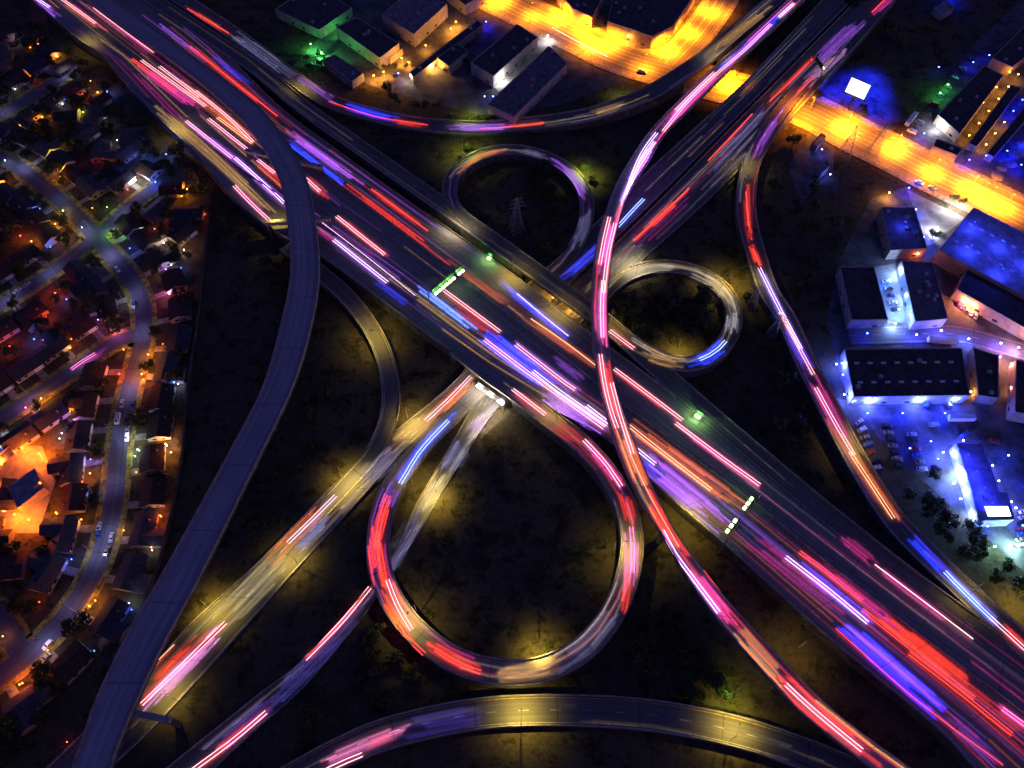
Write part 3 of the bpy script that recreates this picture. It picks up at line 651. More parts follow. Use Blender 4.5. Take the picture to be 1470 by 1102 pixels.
streaks(CW, 24, ['amber',(.9,.75,.35),(.85,.8,.6),'cool','orange'], .06, .28, 25, 90, .52, .95, seed=11)
streaks(CE, 22, ['violet',(.5,.35,.9),'magenta',(.8,.7,.5),'cool'], .05, .26, 30, 110, .02, .48, seed=12)
streaks(CE, 18, [(.9,.75,.4),'cool',(.8,.7,.7),'violet'], .05, .24, 25, 80, .5, .95, seed=13)
streaks(TD, 22, ['magenta','red',(.9,.6,.5),'violet'], .06, .26, 25, 70, .05, .95, seed=14)
streaks(RL, 16, [(.95,.85,.5),(.85,.8,.7),'amber'], .08, .34, 20, 55, .02, .95, seed=15)
streaks(UL, 9, [(.85,.8,.7),'violet','amber'], .05, .2, 20, 50, .05, .95, seed=16)
streaks(BA, 8, ['amber',(.9,.75,.4)], .02, .08, 30, 90, .05, .95, seed=17)
streaks(CO, 9, [(.6,.55,.6),'amber'], .02, .08, 40, 120, .1, .9, seed=18)
# ------------------------------------------------------------------ lamps
def lamp_light(parent, z, col, P, kind='SPOT', ang=140, blend=1.0, loc=(0, 0), r=0.25):
    li = bpy.data.lights.new('lamp', kind); li.energy = P; li.color = col; li.shadow_soft_size = r
    if kind == 'SPOT': li.spot_size = RAD(ang); li.spot_blend = blend
    o = bpy.data.objects.new('lamp', li); COL.objects.link(o); o.location = (loc[0], loc[1], z)
    if parent: o.parent = parent
    return o
BULB = {}
def bulb_mat(col, s):
    k = (tuple(round(c, 2) for c in col), s)
    if k not in BULB: BULB[k] = emit('lamp_bulb', col, s)
    return BULB[k]
LP = {}
def street_lamp(px, py, lx, ly, col, P, label, h=10.0, bulb=0.0, z0=0.0, group='street lamps round the interchange', ang=142):
    """px,py foot of the pole, lx,ly the spot it lights"""
    g0 = G(px, py, 0); hit = on_road(g0.x, g0.y, 9, zmin=3, zmax=9)
    if hit and not z0: z0 = hit[1]
    a = G(px, py, z0); b = G(lx, ly, z0); d = Vector((b.x-a.x, b.y-a.y, 0)); arm = min(4.0, max(1.5, d.length)); a = Vector((b.x, b.y, a.z)) - d.normalized()*arm if d.length > arm else a; an = math.atan2(d.y, d.x)
    root = empty('street_lamp', a, an); tag(root, label, 'street lamp', group)
    if h not in LP:
        p = MB().tube([(0,0,0),(0,0,h*.6),(0,0,h)], .13, 6, .08); 
        q = MB().tube([(0,0,h-.1),(.4,0,h+.35),(1.2,0,h+.5)], .06, 5)
        hd = MB().box(-.45,.45,-.18,.18,-.08,.10).box(-.28,.3,-.12,.12,.10,.17)
        LP[h] = (p.mesh('pole', M['steel']), hd.mesh('lamp_head', M['dark_steel']))
    po = bpy.data.objects.new('pole', LP[h][0]); COL.objects.link(po); po.parent = root
    MB().tube([(0,0,h-.1),(.35,0,h+.3),(arm*.6,0,h+.5),(arm,0,h+.5)], .06, 5).build('arm', M['steel'], root)
    ho = bpy.data.objects.new('lamp_head', LP[h][1]); COL.objects.link(ho); ho.parent = root; ho.location = (arm, 0, h+.42)
    lamp_light(root, h+.08, col, P, loc=(arm, 0), ang=ang)
    if bulb: MB().box(arm-.35,arm+.35,-.35,.35,h+.18,h+.30).build('bulb', bulb_mat(col, bulb), root)
    return root
YEL = (1.0, .70, .11); WRM = (1.0, .82, .42); YG = (.80, .92, .10); SOD = (1.0, .36, .015)
K = .85
for i, (px, py, lx, ly, col, P, lab) in enumerate([
 (452,118,432,128,YEL,8e3,'street lamp on the yellow lit verge between the top ramp and the collector road'),
 (150,52,125,62,YEL,5e3,'street lamp beside the yellowish slip lane at the far upper left'),
 (232,178,250,190,YEL,9e3,'street lamp lighting the slip lane edge near the residential trees'),
 (382,338,400,325,YEL,6e3,'street lamp on the embankment left of the dark flyover'),
 (673,186,676,172,YG,11e3,'street lamp in front of the small hedge behind the top ramp'),
 (662,222,672,215,YG,16e3,'street lamp lighting green bushes at the left shoulder of the upper loop'),
 (848,246,838,255,YG,15e3,'street lamp lighting green bushes at the right shoulder of the upper loop'),
 (888,125,895,142,YG,7e3,'street lamp on the bank above the right half of the top ramp'),
 (1024,72,1030,84,WRM,7e3,'street lamp between the top ramp and the busy flyover by the boulevard bridge'),
 (669,338,655,330,WRM,12e3,'street lamp on the yellow gore left of the small roadside sign'),
 (738,383,735,398,YEL,9e3,'street lamp behind the yellow gore right of the small roadside sign'),
 (770,428,800,448,YEL,7e3,'street lamp above the gap between the bridges'),
 (918,402,908,385,WRM,16e3,'street lamp at the entry of the round right loop'),
 (1022,425,1040,408,YEL,16e3,'street lamp at the upper right inside the round right loop'),
 (973,480,973,512,YEL,14e3,'street lamp at the bottom inside the round right loop'),
 (875,456,880,470,YEL,5e3,'street lamp under the busy flyover by the round right loop'),
 (551,482,535,470,YEL,10e3,'street lamp inside the bend of the slender exit ramp'),
 (521,478,538,492,YEL,6e3,'street lamp outside the bend of the slender exit ramp'),
 (580,595,594,607,YEL,15e3,'street lamp left of the crossing freeway near the lit bridge'),
 (470,668,500,692,YEL,16e3,'street lamp on the grass where the exit ramp meets the crossing freeway'),
 (445,822,420,808,YEL,15e3,'street lamp right of the crossing freeway at mid left'),
 (275,858,310,878,YEL,15e3,'street lamp on the grass left of the crossing freeway near the dark flyover'),
 (268,1015,250,1000,YEL,11e3,'street lamp beside the straddle beam at the bottom left'),
 (708,622,690,606,YEL,9e3,'street lamp right of the crossing freeway below the lit bridge'),
 (660,742,628,718,YEL,15e3,'street lamp on the grass inside the teardrop loop by the crossing freeway'),
 (575,705,605,690,YEL,10e3,'street lamp on the orange dirt strip between teardrop loop and crossing freeway'),
 (608,862,590,890,YEL,11e3,'street lamp at the lower left inside the teardrop loop'),
 (774,905,774,940,YEL,16e3,'street lamp at the bottom inside the teardrop loop'),
 (858,788,895,790,YEL,11e3,'street lamp at the right inside the teardrop loop'),
 (748,1052,748,1026,YEL,22e3,'street lamp on the wall of the bottom arc road under the teardrop loop'),
 (1048,1066,1052,1046,YEL,20e3,'street lamp on the outer wall of the bottom arc road toward the busy flyover'),
 (1068,975,1045,1005,YG,5e3,'street lamp among the bushes above the right end of the bottom arc road'),
 (800,605,795,590,YEL,7e3,'street lamp on the strip between teardrop loop and freeway'),
 (960,765,985,745,YEL,14e3,'street lamp between the busy flyover and the freeway before the second gantry'),
 (1150,925,1138,940,YEL,6e3,'street lamp right of the busy flyover near its yellow stretch'),
 (1058,250,1068,238,YEL,7e3,'street lamp left of the right ramp at its top'),
 (1098,425,1082,405,YEL,5e3,'street lamp beside the right ramp near the two bare pylons'),
 (1232,648,1225,640,YEL,7e3,'street lamp right of the lower right ramp by the car park'),
 (1405,840,1385,855,YEL,5e3,'street lamp on the wedge between right ramp and freeway'),
 (1462,845,1455,870,YEL,8e3,'street lamp at the far right edge beside the right ramp'),
]):
    street_lamp(px, py, lx, ly, col, P*K, lab)
# sodium lamps along the boulevard and its side street
for i, (px, py, lx, ly, P, lab) in enumerate([
 (706,-10,716,2,5e4,'sodium street lamp at the far upper end of the orange boulevard'),
 (757,38,764,24,4e4,'sodium street lamp on the near kerb of the boulevard by the white lit alley'),
 (808,6,803,26,5e4,'sodium street lamp on the far kerb of the boulevard before the corner blocks'),
 (844,26,838,44,5e4,'sodium street lamp on the far kerb of the boulevard at the small yard'),
 (880,44,874,64,5e4,'sodium street lamp in front of the corner warehouse on the boulevard'),
 (834,75,848,66,3.5e4,'sodium street lamp on the near kerb of the boulevard at its middle'),
 (911,112,925,98,3e4,'sodium street lamp on the near kerb beside the white van'),
 (948,62,958,72,5e4,'sodium street lamp at the corner of boulevard and side street'),
 (976,40,990,48,5e4,'sodium street lamp halfway up the side street'),
 (1008,10,1020,18,5e4,'sodium street lamp at the top of the side street'),
 (1058,108,1048,122,7e4,'sodium street lamp between the two freeway bridges over the boulevard'),
 (1166,152,1160,160,5e4,'sodium street lamp just right of the freeway bridge over the boulevard'),
 (1222,170,1214,184,6e4,'sodium street lamp in front of the glowing billboard on the boulevard'),
 (1290,198,1284,214,6e4,'sodium street lamp at the long driveway on the boulevard'),
 (1345,236,1338,248,7e4,'sodium street lamp in front of the storage rows on the boulevard'),
 (1398,262,1392,272,7e4,'sodium street lamp right of the storage rows on the boulevard'),
 (1448,288,1442,298,7e4,'sodium street lamp at the right end of the boulevard'),
 (1408,302,1418,288,5e4,'sodium street lamp on the near kerb by the big blue roof'),
 ]):
    street_lamp(px, py, lx, ly, (1, .25, .003), P*(5.6, 3.4, 6.2, 4.2, 4.8)[i % 5]*(.62 if i > 13 else 1), lab, h=10, bulb=14, group='sodium lamps along the orange boulevard', ang=155)

# ------------------------------------------------------------------ sign gantries
GRN = mat('sign_green', (0.01, 0.09, 0.04), rough=0.5, noise=0.1, scale=1)
LW = emit('sign_lamp_face', (.62, 1, .30), 9)
def gantry(p0, p1, z0, label, groups, flip=1, name='sign_gantry'):
    a, b = G(*p0, z0), G(*p1, z0); m_ = (a+b)/2; d = b-a; L_ = d.length; root = empty(name, m_, math.atan2(d.y, d.x)); tag(root, label, 'sign gantry')
    h = L_/2; post = MB(); tr = MB()
    for sx in (-h, h): MB().tube([(sx,0,-z0-.1 if z0>3 else -.1),(sx,0,7.2)], .28, 8).build('post', M['steel'], root)
    for (yy, zz) in ((-.5,6.2),(.5,6.2),(-.5,7.2),(.5,7.2)): tr.tube([(-h,yy,zz),(h,yy,zz)], .09, 5)
    nb = max(2, int(L_/1.6))
    for i in range(nb):
        x0, x1 = -h+L_*i/nb, -h+L_*(i+1)/nb
        for yy in (-.5, .5): tr.tube([(x0,yy,6.2),(x1,yy,7.2)], .05, 4)
        tr.tube([(x0,-.5,7.2),(x1,.5,7.2)], .05, 4)
    tr.build('truss', M['dark_steel'], root)
    for (f0, f1) in groups:
        x0, x1 = -h+L_*f0, -h+L_*f1
        MB().box(x0, x1, flip*.75-.06, flip*.75+.06, 5.4, 8.2).build('sign_panel', GRN, root)
        n = max(2, int((x1-x0)/2.4))
        cat_ = MB(); cat_.box(x0, x1, min(flip*.9,flip*2.3), max(flip*.9,flip*2.3), 5.1, 5.18); cat_.build('catwalk', M['dark_steel'], root)
        for i in range(n):
            x = x0+(x1-x0)*(i+.5)/n
            MB().box(x-.8, x+.8, flip*2.0-.6, flip*2.0+.6, 5.2, 5.7).build('sign_lamp', LW, root)
            if i % 2 == 0: lamp_light(root, 6.0, (.3, 1, .2), 550, 'POINT', loc=(x, flip*1.9), r=.6)
gantry((616,434), (664,393), ZB, 'truss gantry with a row of white green sign lamps just below the yellow gore', [(.1,.72),(.78,.98)], -1)
gantry((1037,785), (1086,719), ZB, 'truss gantry right of the busy flyover with two groups of green lit signs', [(.12,.45),(.62,.92)], 1)
gantry((1161,92), (1176,113), 5.5, 'short sign gantry with cyan white lamps beside the glowing billboard', [(.2,.9)], 1)
# signs hung on the bridge edge above the crossing freeway
br = empty('bridge_sign', G(707, 560, ZB-1)); a_ = G(688,545,ZB); b_ = G(727,573,ZB); d_ = b_-a_; br.rotation_euler.z = math.atan2(d_.y, d_.x)
tag(br, 'sign row on the near bridge edge lit by dazzling white lamps above the crossing freeway', 'bridge sign')
wl_ = emit('sign_lamp_white', (1, .92, .85), 30); L_ = d_.length
MB().box(-L_/2, L_/2, -.9, -.75, -1.5, .2).build('sign_panel', M['dark_steel'], br)
MB().box(-L_/2, L_/2, -2.6, -.95, -1.75, -1.65).build('catwalk', M['steel'], br)
for f in (-.40, 0.0, .40):
    for g in (-.7, .7): MB().box(L_*f+g-.62, L_*f+g+.62, -2.5, -1.4, -1.6, -.9).build('sign_lamp', wl_, br)
    lamp_light(br, -.3, (1, .85, .6), 2600, 'POINT', loc=(L_*f, -3.2), r=.5)
# single roadside signs
def road_sign(px, py, z, rz, label, P, w=3.2):
    r = empty('road_sign', G(px, py, z), rz); tag(r, label, 'road sign')
    for sx in (-w*.32, w*.32): MB().tube([(sx,0,-z if z>3 else 0),(sx,0,3.2)], .1, 6).build('post', M['steel'], r)
    MB().box(-w/2, w/2, -.14, -.05, 1.9, 3.9).build('sign_panel', GRN, r)
    MB().box(-w/2*.8, w/2*.8, -2.1, -.7, 1.4, 1.8).build('sign_lamp', LW, r); MB().box(-.06,.06,-1.3,-.05,1.5,1.6).build('bracket', M['steel'], r)
    lamp_light(r, 3.0, (.45, 1, .25), P*1.1, 'POINT', loc=(0, -1.6))
road_sign(704, 371, ZB, RAD(-30), 'small roadside sign with a green lamp on the yellow gore', 1800, 2.2)
road_sign(1003, 597, ZB, RAD(-40), 'lone green lit sign standing on the dark road shoulder right of the busy flyover', 2200, 3.2)

# ------------------------------------------------------------------ glowing billboard
bb = empty('billboard', G(1218, 158, 0), RAD(-38)); tag(bb, 'glowing white billboard bathed in blue light beside the upper right freeway', 'billboard')
MB().tube([(0,0,0),(0,0,11)], .6, 10).build('pole', M['dark_steel'], bb)
scr = MB(); Mx = Matrix.Translation((0, -.5, 16)) @ Matrix.Rotation(RAD(-14), 4, 'X')
scr.box(-6, 6, -.25, .0, -4.4, 4.4, Mx).build('screen', emit('billboard_screen', (.62, .74, 1), 2.6), bb)
MB().box(-6.4, 6.4, .004, .8, -4.8, 4.8, Mx).build('frame', M['dark_steel'], bb)
MB().box(-7.2, 7.2, -1.6, 1.0, 10.3, 10.45).build('catwalk', M['steel'], bb)
for x, y in ((0,13),(15,9),(-14,9),(8,25),(-9,25),(-2,36)): lamp_light(bb, 12, (.008, .016, 1), 90000, 'SPOT', ang=112, loc=(x, y), r=1)  # added spots without fittings; their ground light stands in for the screen's halo

# ------------------------------------------------------------------ lattice pylons
def pylon(px, py, h, rz, label, arms=True, w=3.2):
    r = empty('pylon', G(px, py, 0), rz); tag(r, label, 'pylon', 'steel lattice pylons')
    sec = np.linspace(0, h, 9); lg = MB(); br_ = MB()
    wd = lambda z: w*(1-z/h)**1.15 + .35
    cs = [(-1,-1),(1,-1),(1,1),(-1,1)]
    for c in cs:
        MB().tube([(c[0]*wd(z), c[1]*wd(z), z) for z in sec], .13, 4).build('leg', M['steel'], r)
    for i in range(8):
        z0, z1 = sec[i], sec[i+1]
        for k in range(4):
            a, b = cs[k], cs[(k+1) % 4]
            br_.tube([(a[0]*wd(z0),a[1]*wd(z0),z0),(b[0]*wd(z1),b[1]*wd(z1),z1)], .06, 3); br_.tube([(b[0]*wd(z0),b[1]*wd(z0),z0),(a[0]*wd(z1),a[1]*wd(z1),z1)], .06, 3)
            br_.tube([(a[0]*wd(z1),a[1]*wd(z1),z1),(b[0]*wd(z1),b[1]*wd(z1),z1)], .06, 3)
    br_.build('bracing', M['steel'], r)
    if arms:
        for zz, ln in ((.72, 4.5),(.84, 3.8),(.95, 3)):
            z = h*zz; am = MB()
            for sg in (-1, 1):
                am.tube([(0,-.5,z),(sg*ln,0,z+.2)], .09, 4); am.tube([(0,.5,z),(sg*ln,0,z+.2)], .09, 4); am.tube([(0,0,z+1),(sg*ln,0,z+.2)], .07, 4)
                am.tube([(sg*ln,0,z+.2),(sg*ln,0,z-1)], .1, 5)
            am.build('cross_arm', M['steel'], r)
pylon(742, 330, 24, RAD(20), 'lattice pylon standing alone inside the upper loop')
pylon(1078, 440, 17, RAD(-30), 'bare lattice pylon left of the right ramp, upper of two', w=2.2)
pylon(1108, 480, 16, RAD(-30), 'bare lattice pylon leaning over the right ramp, lower of two', w=2.2)
pylon(1212, 222, 21, RAD(-25), 'lattice pylon at the near kerb of the boulevard in front of the billboard')
pylon(1250, 226, 25, RAD(-25), 'taller lattice pylon by the boulevard left of the long driveway')

# open slot between the freeway deck and the collector deck: cross girders lit from a sodium lamp below
gg = empty('girder_grid', G(812, 440, 0)); tag(gg, 'orange lit row of cross girders in the open slot between the two bridge decks', 'girders')
o0 = Vector(gg.location)
ca, cb = ROADS['collector'], ROADS['northbound']
for i in range(20):
    p = RP('collector', 770+4.3*i, 424+3.2*i); ia, _ = near('collector', p[0], p[1]); a = Vector(ca['R'][ia]); ib = int(np.hypot(cb['L'][:,0]-a.x, cb['L'][:,1]-a.y).argmin()); b = Vector(cb['L'][ib])
    if (b-a).length > 12: continue
    a.z = b.z = 5.6; MB().tube([a-o0, b-o0], .28, 4).build('girder', M['parapet'], gg)
for q in (.25, .6): lamp_light(gg, 3.0, (1, .42, .04), 2600, 'POINT', loc=((G(775,412)-o0).lerp(G(850,470)-o0, q)).xy)
# ------------------------------------------------------------------ paved yards
def inside(poly, x, y):
    c = False; j = len(poly)-1
    for i in range(len(poly)):
        (xi, yi), (xj, yj) = poly[i][:2], poly[j][:2]
        if (yi > y) != (yj > y) and x < (xj-xi)*(y-yi)/(yj-yi)+xi: c = not c
        j = i
    return c
def wpoly(px, z=0): return [tuple(G(x, y, z))[:2] for x, y in px]
YARDS = []
def yard(px, m, z, name='pavement'):
    w = wpoly(px); YARDS.append(w)
    b = MB(); b.face([(x, y, z) for x, y in (w if sum(w[i][0]*w[(i+1)%len(w)][1]-w[(i+1)%len(w)][0]*w[i][1] for i in range(len(w))) > 0 else w[::-1])])
    tag(b.build(name, m), kind='structure')
yard_m = mat('yard_asphalt', (0.085, 0.085, 0.095), noise=0.55, scale=0.12, coord='Object', bump=.1)
slab_m = mat('yard_concrete', (0.24, 0.24, 0.245), noise=0.35, scale=0.15)
yard([(1186,462),(1205,372),(1250,285),(1302,268),(1380,312),(1500,372),(1500,850),(1448,800),(1350,712),(1270,640),(1212,560)], yard_m, .010)
yard([(1298,203),(1400,60),(1500,-30),(1500,314),(1440,285),(1350,238)], yard_m, .014)
yard([(430,85),(560,-60),(690,-22),(800,60),(905,112),(800,152),(690,166),(560,132)], yard_m, .018)
yard([(1302,272),(1385,312),(1340,350),(1330,352)], slab_m, .022)
yard([(1252,384),(1295,376),(1314,462),(1275,464)], slab_m, .026)
yard([(704,116),(778,54),(800,60),(715,132)], slab_m, .03)
yard([(1160,190),(1200,205),(1195,250),(1150,290),(1130,240)], yard_m, .034)
yard([(860,-40),(1030,-40),(1000,40),(940,78),(800,20)], yard_m, .038)

# ------------------------------------------------------------------ warehouses
def roofm(name, c, rib=0):
    return mat(name, c, noise=.35, scale=.25, rough=.8, stretch=(1, 1, 1))
RM = dict(dark=roofm('tar_roof', (.05, .05, .06)), grey=roofm('grey_roof', (.12, .12, .14)), blue=roofm('pale_roof', (.22, .22, .26)), metal=roofm('ribbed_roof', (.16, .15, .18)))
WM = dict(pale=mat('painted_block_wall', (.42, .40, .37), noise=.2, scale=.4), tan=mat('tan_block_wall', (.36, .28, .20), noise=.25, scale=.4), grey=mat('grey_metal_wall', (.22, .22, .24), noise=.2, scale=.5))
door_m = mat('roller_door_metal', (.28, .29, .32), rough=.5, noise=.2, scale=3)
LITW = {k: emit('lit_window_%s' % k, c, s) for k, c, s in (('warm', (1, .5, .12), 4), ('cool', (.55, .65, 1), 4), ('white', (1, .85, .7), 5), ('red', (1, .12, .05), 3), ('blue', (.1, .2, 1), 4))}
unit_b = MB().box(-1,1,-.8,.8,0,1.1).box(-.55,.55,-.55,.55,1.1,1.3).box(-1.15,1.15,-.95,.95,-.12,.06).mesh('rooftop_unit', M['steel'])
sky_b = MB(); sky_b.face([(-1.2,-.7,.0),(1.2,-.7,.0),(1.2,0,.45),(-1.2,0,.45)]); sky_b.face([(1.2,.7,0),(-1.2,.7,0),(-1.2,0,.45),(1.2,0,.45)]); sky_b.face([(1.2,-.7,0),(1.2,.7,0),(1.2,0,.45)]); sky_b.face([(-1.2,.7,0),(-1.2,-.7,0),(-1.2,0,.45)])
sky_b = sky_b.mesh('skylight', mat('skylight_plastic', (.5, .52, .55), rough=.3, noise=.1, scale=1))
BLD = []
rb = random.Random(11)
def building(px, h, label, roof='dark', wall='pale', units=4, sky=0, lamps=(), name='warehouse', cat='warehouse', lit=None, ridge=False):
    w = [G(x, y, h) for x, y in px]; n = len(w)
    if sum(w[i].x*w[(i+1)%n].y-w[(i+1)%n].x*w[i].y for i in range(n)) < 0: w = w[::-1]
    c = sum(w, Vector())/n; c.z = 0; BLD.append([tuple(p)[:2] for p in w])
    e = [p-c for p in w]; e = [Vector((p.x, p.y, h)) for p in e]
    root = empty(name, c); tag(root, label, cat)
    MB().prism([tuple(p) for p in e], -.05, h, top=False).build('wall', WM[wall], root)
    ins = [p*1.0 for p in e]; rf = MB()
    # roof sunk behind a parapet
    inn = []
    for i in range(n):
        a, b, d = e[i-1], e[i], e[(i+1) % n]; u = (b-a).normalized(); v = (d-b).normalized()
        n1 = Vector((-u.y, u.x, 0)); n2 = Vector((-v.y, v.x, 0)); k = (n1+n2)/max(.35, (1+n1.dot(n2)))
        inn.append(b + k*.35)
    pr = MB()
    for i in range(n):
        j = (i+1) % n; up = Vector((0, 0, .55)); 
        pr.face([e[i]+up, e[j]+up, inn[j]+up, inn[i]+up]); pr.face([inn[j]+up, inn[i]+up, inn[i]-Vector((0,0,.1)), inn[j]-Vector((0,0,.1))]); pr.face([e[i], e[j], e[j]+up, e[i]+up])
    pr.build('parapet', M['parapet'], root)
    rf.face(inn); rfo = rf.build('roof', RM[roof], root)
    xs = [p.x for p in inn]; ys = [p.y for p in inn]
    def put(mesh, nm, k, pts=None):
        t = 0
        while k > 0 and t < 200:
            t += 1; x, y = rb.uniform(min(xs), max(xs)), rb.uniform(min(ys), max(ys))
            if not all(((inn[(i+1)%n]-inn[i]).x*(y-inn[i].y)-(inn[(i+1)%n]-inn[i]).y*(x-inn[i].x))/max(.1,(inn[(i+1)%n]-inn[i]).length) > 2 for i in range(n)): continue
            o = bpy.data.objects.new(nm, mesh); COL.objects.link(o); o.parent = rfo; o.location = (x, y, h+.1); o.rotation_euler.z = math.atan2((e[1]-e[0]).y, (e[1]-e[0]).x); k -= 1
    put(unit_b, 'rooftop_unit', units)
    if sky:      # skylights in a regular row grid
        u = (e[1]-e[0]); v = (e[-1]-e[0])
        for i in range(sky):
            for j in range(2):
                p = e[0] + u*((i+.7)/(sky+.4)) + v*(.3+.4*j)
                if not inside([tuple(q) for q in inn], p.x, p.y): continue
                o = bpy.data.objects.new('skylight', sky_b); COL.objects.link(o); o.parent = rfo; o.location = (p.x, p.y, h+.03); o.rotation_euler.z = math.atan2(u.y, u.x)
    # doors and windows on each wall
    for i in range(n):
        a, b = e[i], e[(i+1) % n]; d = b-a; L_ = Vector((d.x, d.y, 0)).length
        if L_ < 7: continue
        nrm = Vector((d.y, -d.x, 0)).normalized(); ang = math.atan2(d.y, d.x)
        if nrm.y > .55: continue
        k = min(5, int(L_//8))
        for q in range(k):
            p = a + d*((q+.5)/k); Mx = Matrix.Translation((p.x, p.y, 0)) @ Matrix.Rotation(ang, 4, 'Z')
            if q % 3 == 0: MB().box(-1.6, 1.6, -.05, .03, .02, min(3.6, h-.8), Mx).build('roller_door', door_m, root)
            else:
                wm_ = LITW[lit] if lit and rb.random() < .6 else M['glass']
                MB().box(-1.2, 1.2, -.03, .04, 1.3, min(2.6, h-.6), Mx).build('window', wm_, root)
    for (lx, ly, lz, col, P) in lamps:
        p = G(lx, ly, lz) - c
        MB().box(p.x-.3, p.x+.3, p.y-.25, p.y+.25, lz-.15, lz+.15).build('wall_or_added_roof_lamp', bulb_mat(col if lz > h else tuple(min(1, c+.3) for c in col), 4 if lz > h else 30), root)  # those above roof height are added lamps that turn the roof blue
        lamp_light(root, lz-.6, col, P*(1.5 if lz < h else 1), 'POINT', loc=(p.x, p.y-.4), r=.3)
    return root
WHT = (.075, .11, 1); BLU = (.05, .09, 1); ORG = (1, .36, .03); REDL = (1, .16, .05); GRE = (.12, 1, .16); WW = (1, .75, .45)
building([(482,39),(512,25),(573,63),(545,84)], 8, 'dark flat roofed warehouse just right of the green lit yard', 'dark', 'grey', 3)
building([(463,86),(480,78),(522,106),(505,118)], 5, 'low pale roofed shed between the green lit yard and the top ramp', 'grey', 'grey', 1)
building([(548,22),(590,-14),(642,6),(594,50)], 9, 'large ribbed roof warehouse at the top edge left of the boulevard', 'metal', 'grey', 5, lamps=[(600,47,4,ORG,900)])
building([(588,104),(593,112),(693,36),(686,29)], 5, 'long narrow dark roofed building between two orange lit yards', 'dark', 'tan', 2, lamps=[(640,82,3,ORG,700)])
building([(627,83),(656,62),(672,74),(645,96)], 6, 'small square dark roof between the narrow building and the white lit alley', 'dark', 'tan', 1)
building([(676,90),(708,110),(772,54),(742,35)], 8, 'plain dark roofed warehouse left of the white lit alley', 'dark', 'pale', 3, lamps=[(712,108,5,(.75,.8,1),4500),(742,84,5,(.75,.8,1),7000),(768,60,5,(.75,.8,1),7000)])
building([(700,150),(788,66),(814,92),(738,168)], 7, 'navy roofed warehouse right of the white lit alley by the hedge', 'grey', 'pale', 4)
building([(872,31),(880,-5),(1000,-12),(966,38),(936,53)], 9, 'corner warehouse with dark roof where side street meets boulevard', 'dark', 'tan', 5, lamps=[(902,52,5,ORG,1500)])
building([(800,-12),(870,-14),(850,26),(822,12)], 8, 'dark roofed block on the far side of the boulevard left of the corner warehouse', 'dark', 'tan', 2)
building([(556,68),(574,58),(578,70),(560,84)], 4, 'tiny orange lit shed at the corner of the dark warehouse', 'grey', 'tan', 0, lamps=[(566,80,3,ORG,1200)], name='shed', cat='shed')
building([(395,14),(450,-24),(505,12),(458,44)], 6, 'unlit warehouse at the top left behind the green lit yard', 'dark', 'grey', 3)
building([(640,-12),(676,-30),(700,-10),(668,8)], 7, 'small dark block at the top edge beside the ribbed roof warehouse', 'dark', 'grey', 2, lamps=[(672,10,3,WHT,500)])
# upper right: storage rows
building([(1346,165),(1413,94),(1440,109),(1377,193)], 6, 'broad dark storage block left of the orange lit aisles', 'dark', 'tan', 3, lamps=[(1356,160,4,ORG,500),(1376,138,4,ORG,500),(1394,116,4,ORG,500)])
building([(1423,84),(1470,38),(1500,60),(1453,97)], 6, 'dark storage block at the upper right edge', 'dark', 'tan', 2)
building([(1390,206),(1402,211),(1466,127),(1451,122)], 4, 'narrow storage row between the two orange lit aisles', 'dark', 'tan', 0)
building([(1416,221),(1426,226),(1492,150),(1479,143)], 4, 'narrow storage row right of the second orange lit aisle', 'dark', 'tan', 0)
building([(1344,199),(1381,214),(1374,224),(1339,210)], 5, 'small dark office at the foot of the storage rows', 'dark', 'tan', 1, lamps=[(1356,216,3,ORG,800)], name='office', cat='office', lit='warm')
building([(1340,12),(1358,2),(1370,12),(1352,22)], 4, 'small pale roofed hut alone in the dark field at the top right', 'blue', 'grey', 0, name='hut', cat='hut')
building([(1165,206),(1178,191),(1186,196),(1173,211)], 4, 'blue lit shack nearer the freeway below the boulevard', 'blue', 'grey', 0, name='shack', cat='shack', lamps=[(1180,214,4,BLU,800)])
building([(1171,240),(1187,229),(1191,239),(1179,249)], 4, 'blue lit shack lower of two below the boulevard', 'blue', 'grey', 0, name='shack', cat='shack', lamps=[(1192,250,4,BLU,900)])
# right: industrial yard
building([(1265,298),(1312,298),(1331,357),(1278,360)], 7, 'dark roofed workshop left of the white lit car park', 'grey', 'tan', 5, lamps=[(1300,318,11,(.03,.05,1),2500),(1315,300,5,WHT,3000),(1326,340,5,WHT,6000),(1290,362,4,REDL,1200),(1318,364,4,REDL,900)])  # the high first lamp is added to tint the roof blue
building([(1205,383),(1254,383),(1274,459),(1222,460)], 7, 'plain dark roofed warehouse left of the blue white courtyard', 'dark', 'pale', 0)
building([(1294,374),(1339,377),(1360,458),(1313,462)], 7, 'dark roofed warehouse right of the blue white courtyard', 'grey', 'pale', 7, lamps=[(1292,386,5,(.35,.55,1),4000),(1301,422,5,(.35,.55,1),6000),(1308,452,5,(.4,.6,1),9000),(1328,464,4,(.5,.9,.5),1500),(1285,464,4,(.4,.6,1),4000)])
building([(1397,298),(1500,350),(1500,442),(1347,359)], 9, 'huge pale blue roofed warehouse below the boulevard at right', 'blue', 'tan', 0, 9, lamps=[(1352,362,4,ORG,900)]+[(x,y,14,(.03,.05,1),4500) for x,y in ((1400,318),(1440,345),(1480,372),(1395,352),(1440,385))])  # the five high lamps are added, without masts, to make the roof glow blue
building([(1390,382),(1500,443),(1500,488),(1373,416)], 7, 'unlit lower wing attached below the huge blue roofed warehouse', 'dark', 'tan', 0, lamps=[(1396,434,5,(1,.25,.06),3000),(1456,466,5,(1,.25,.08),6000)])
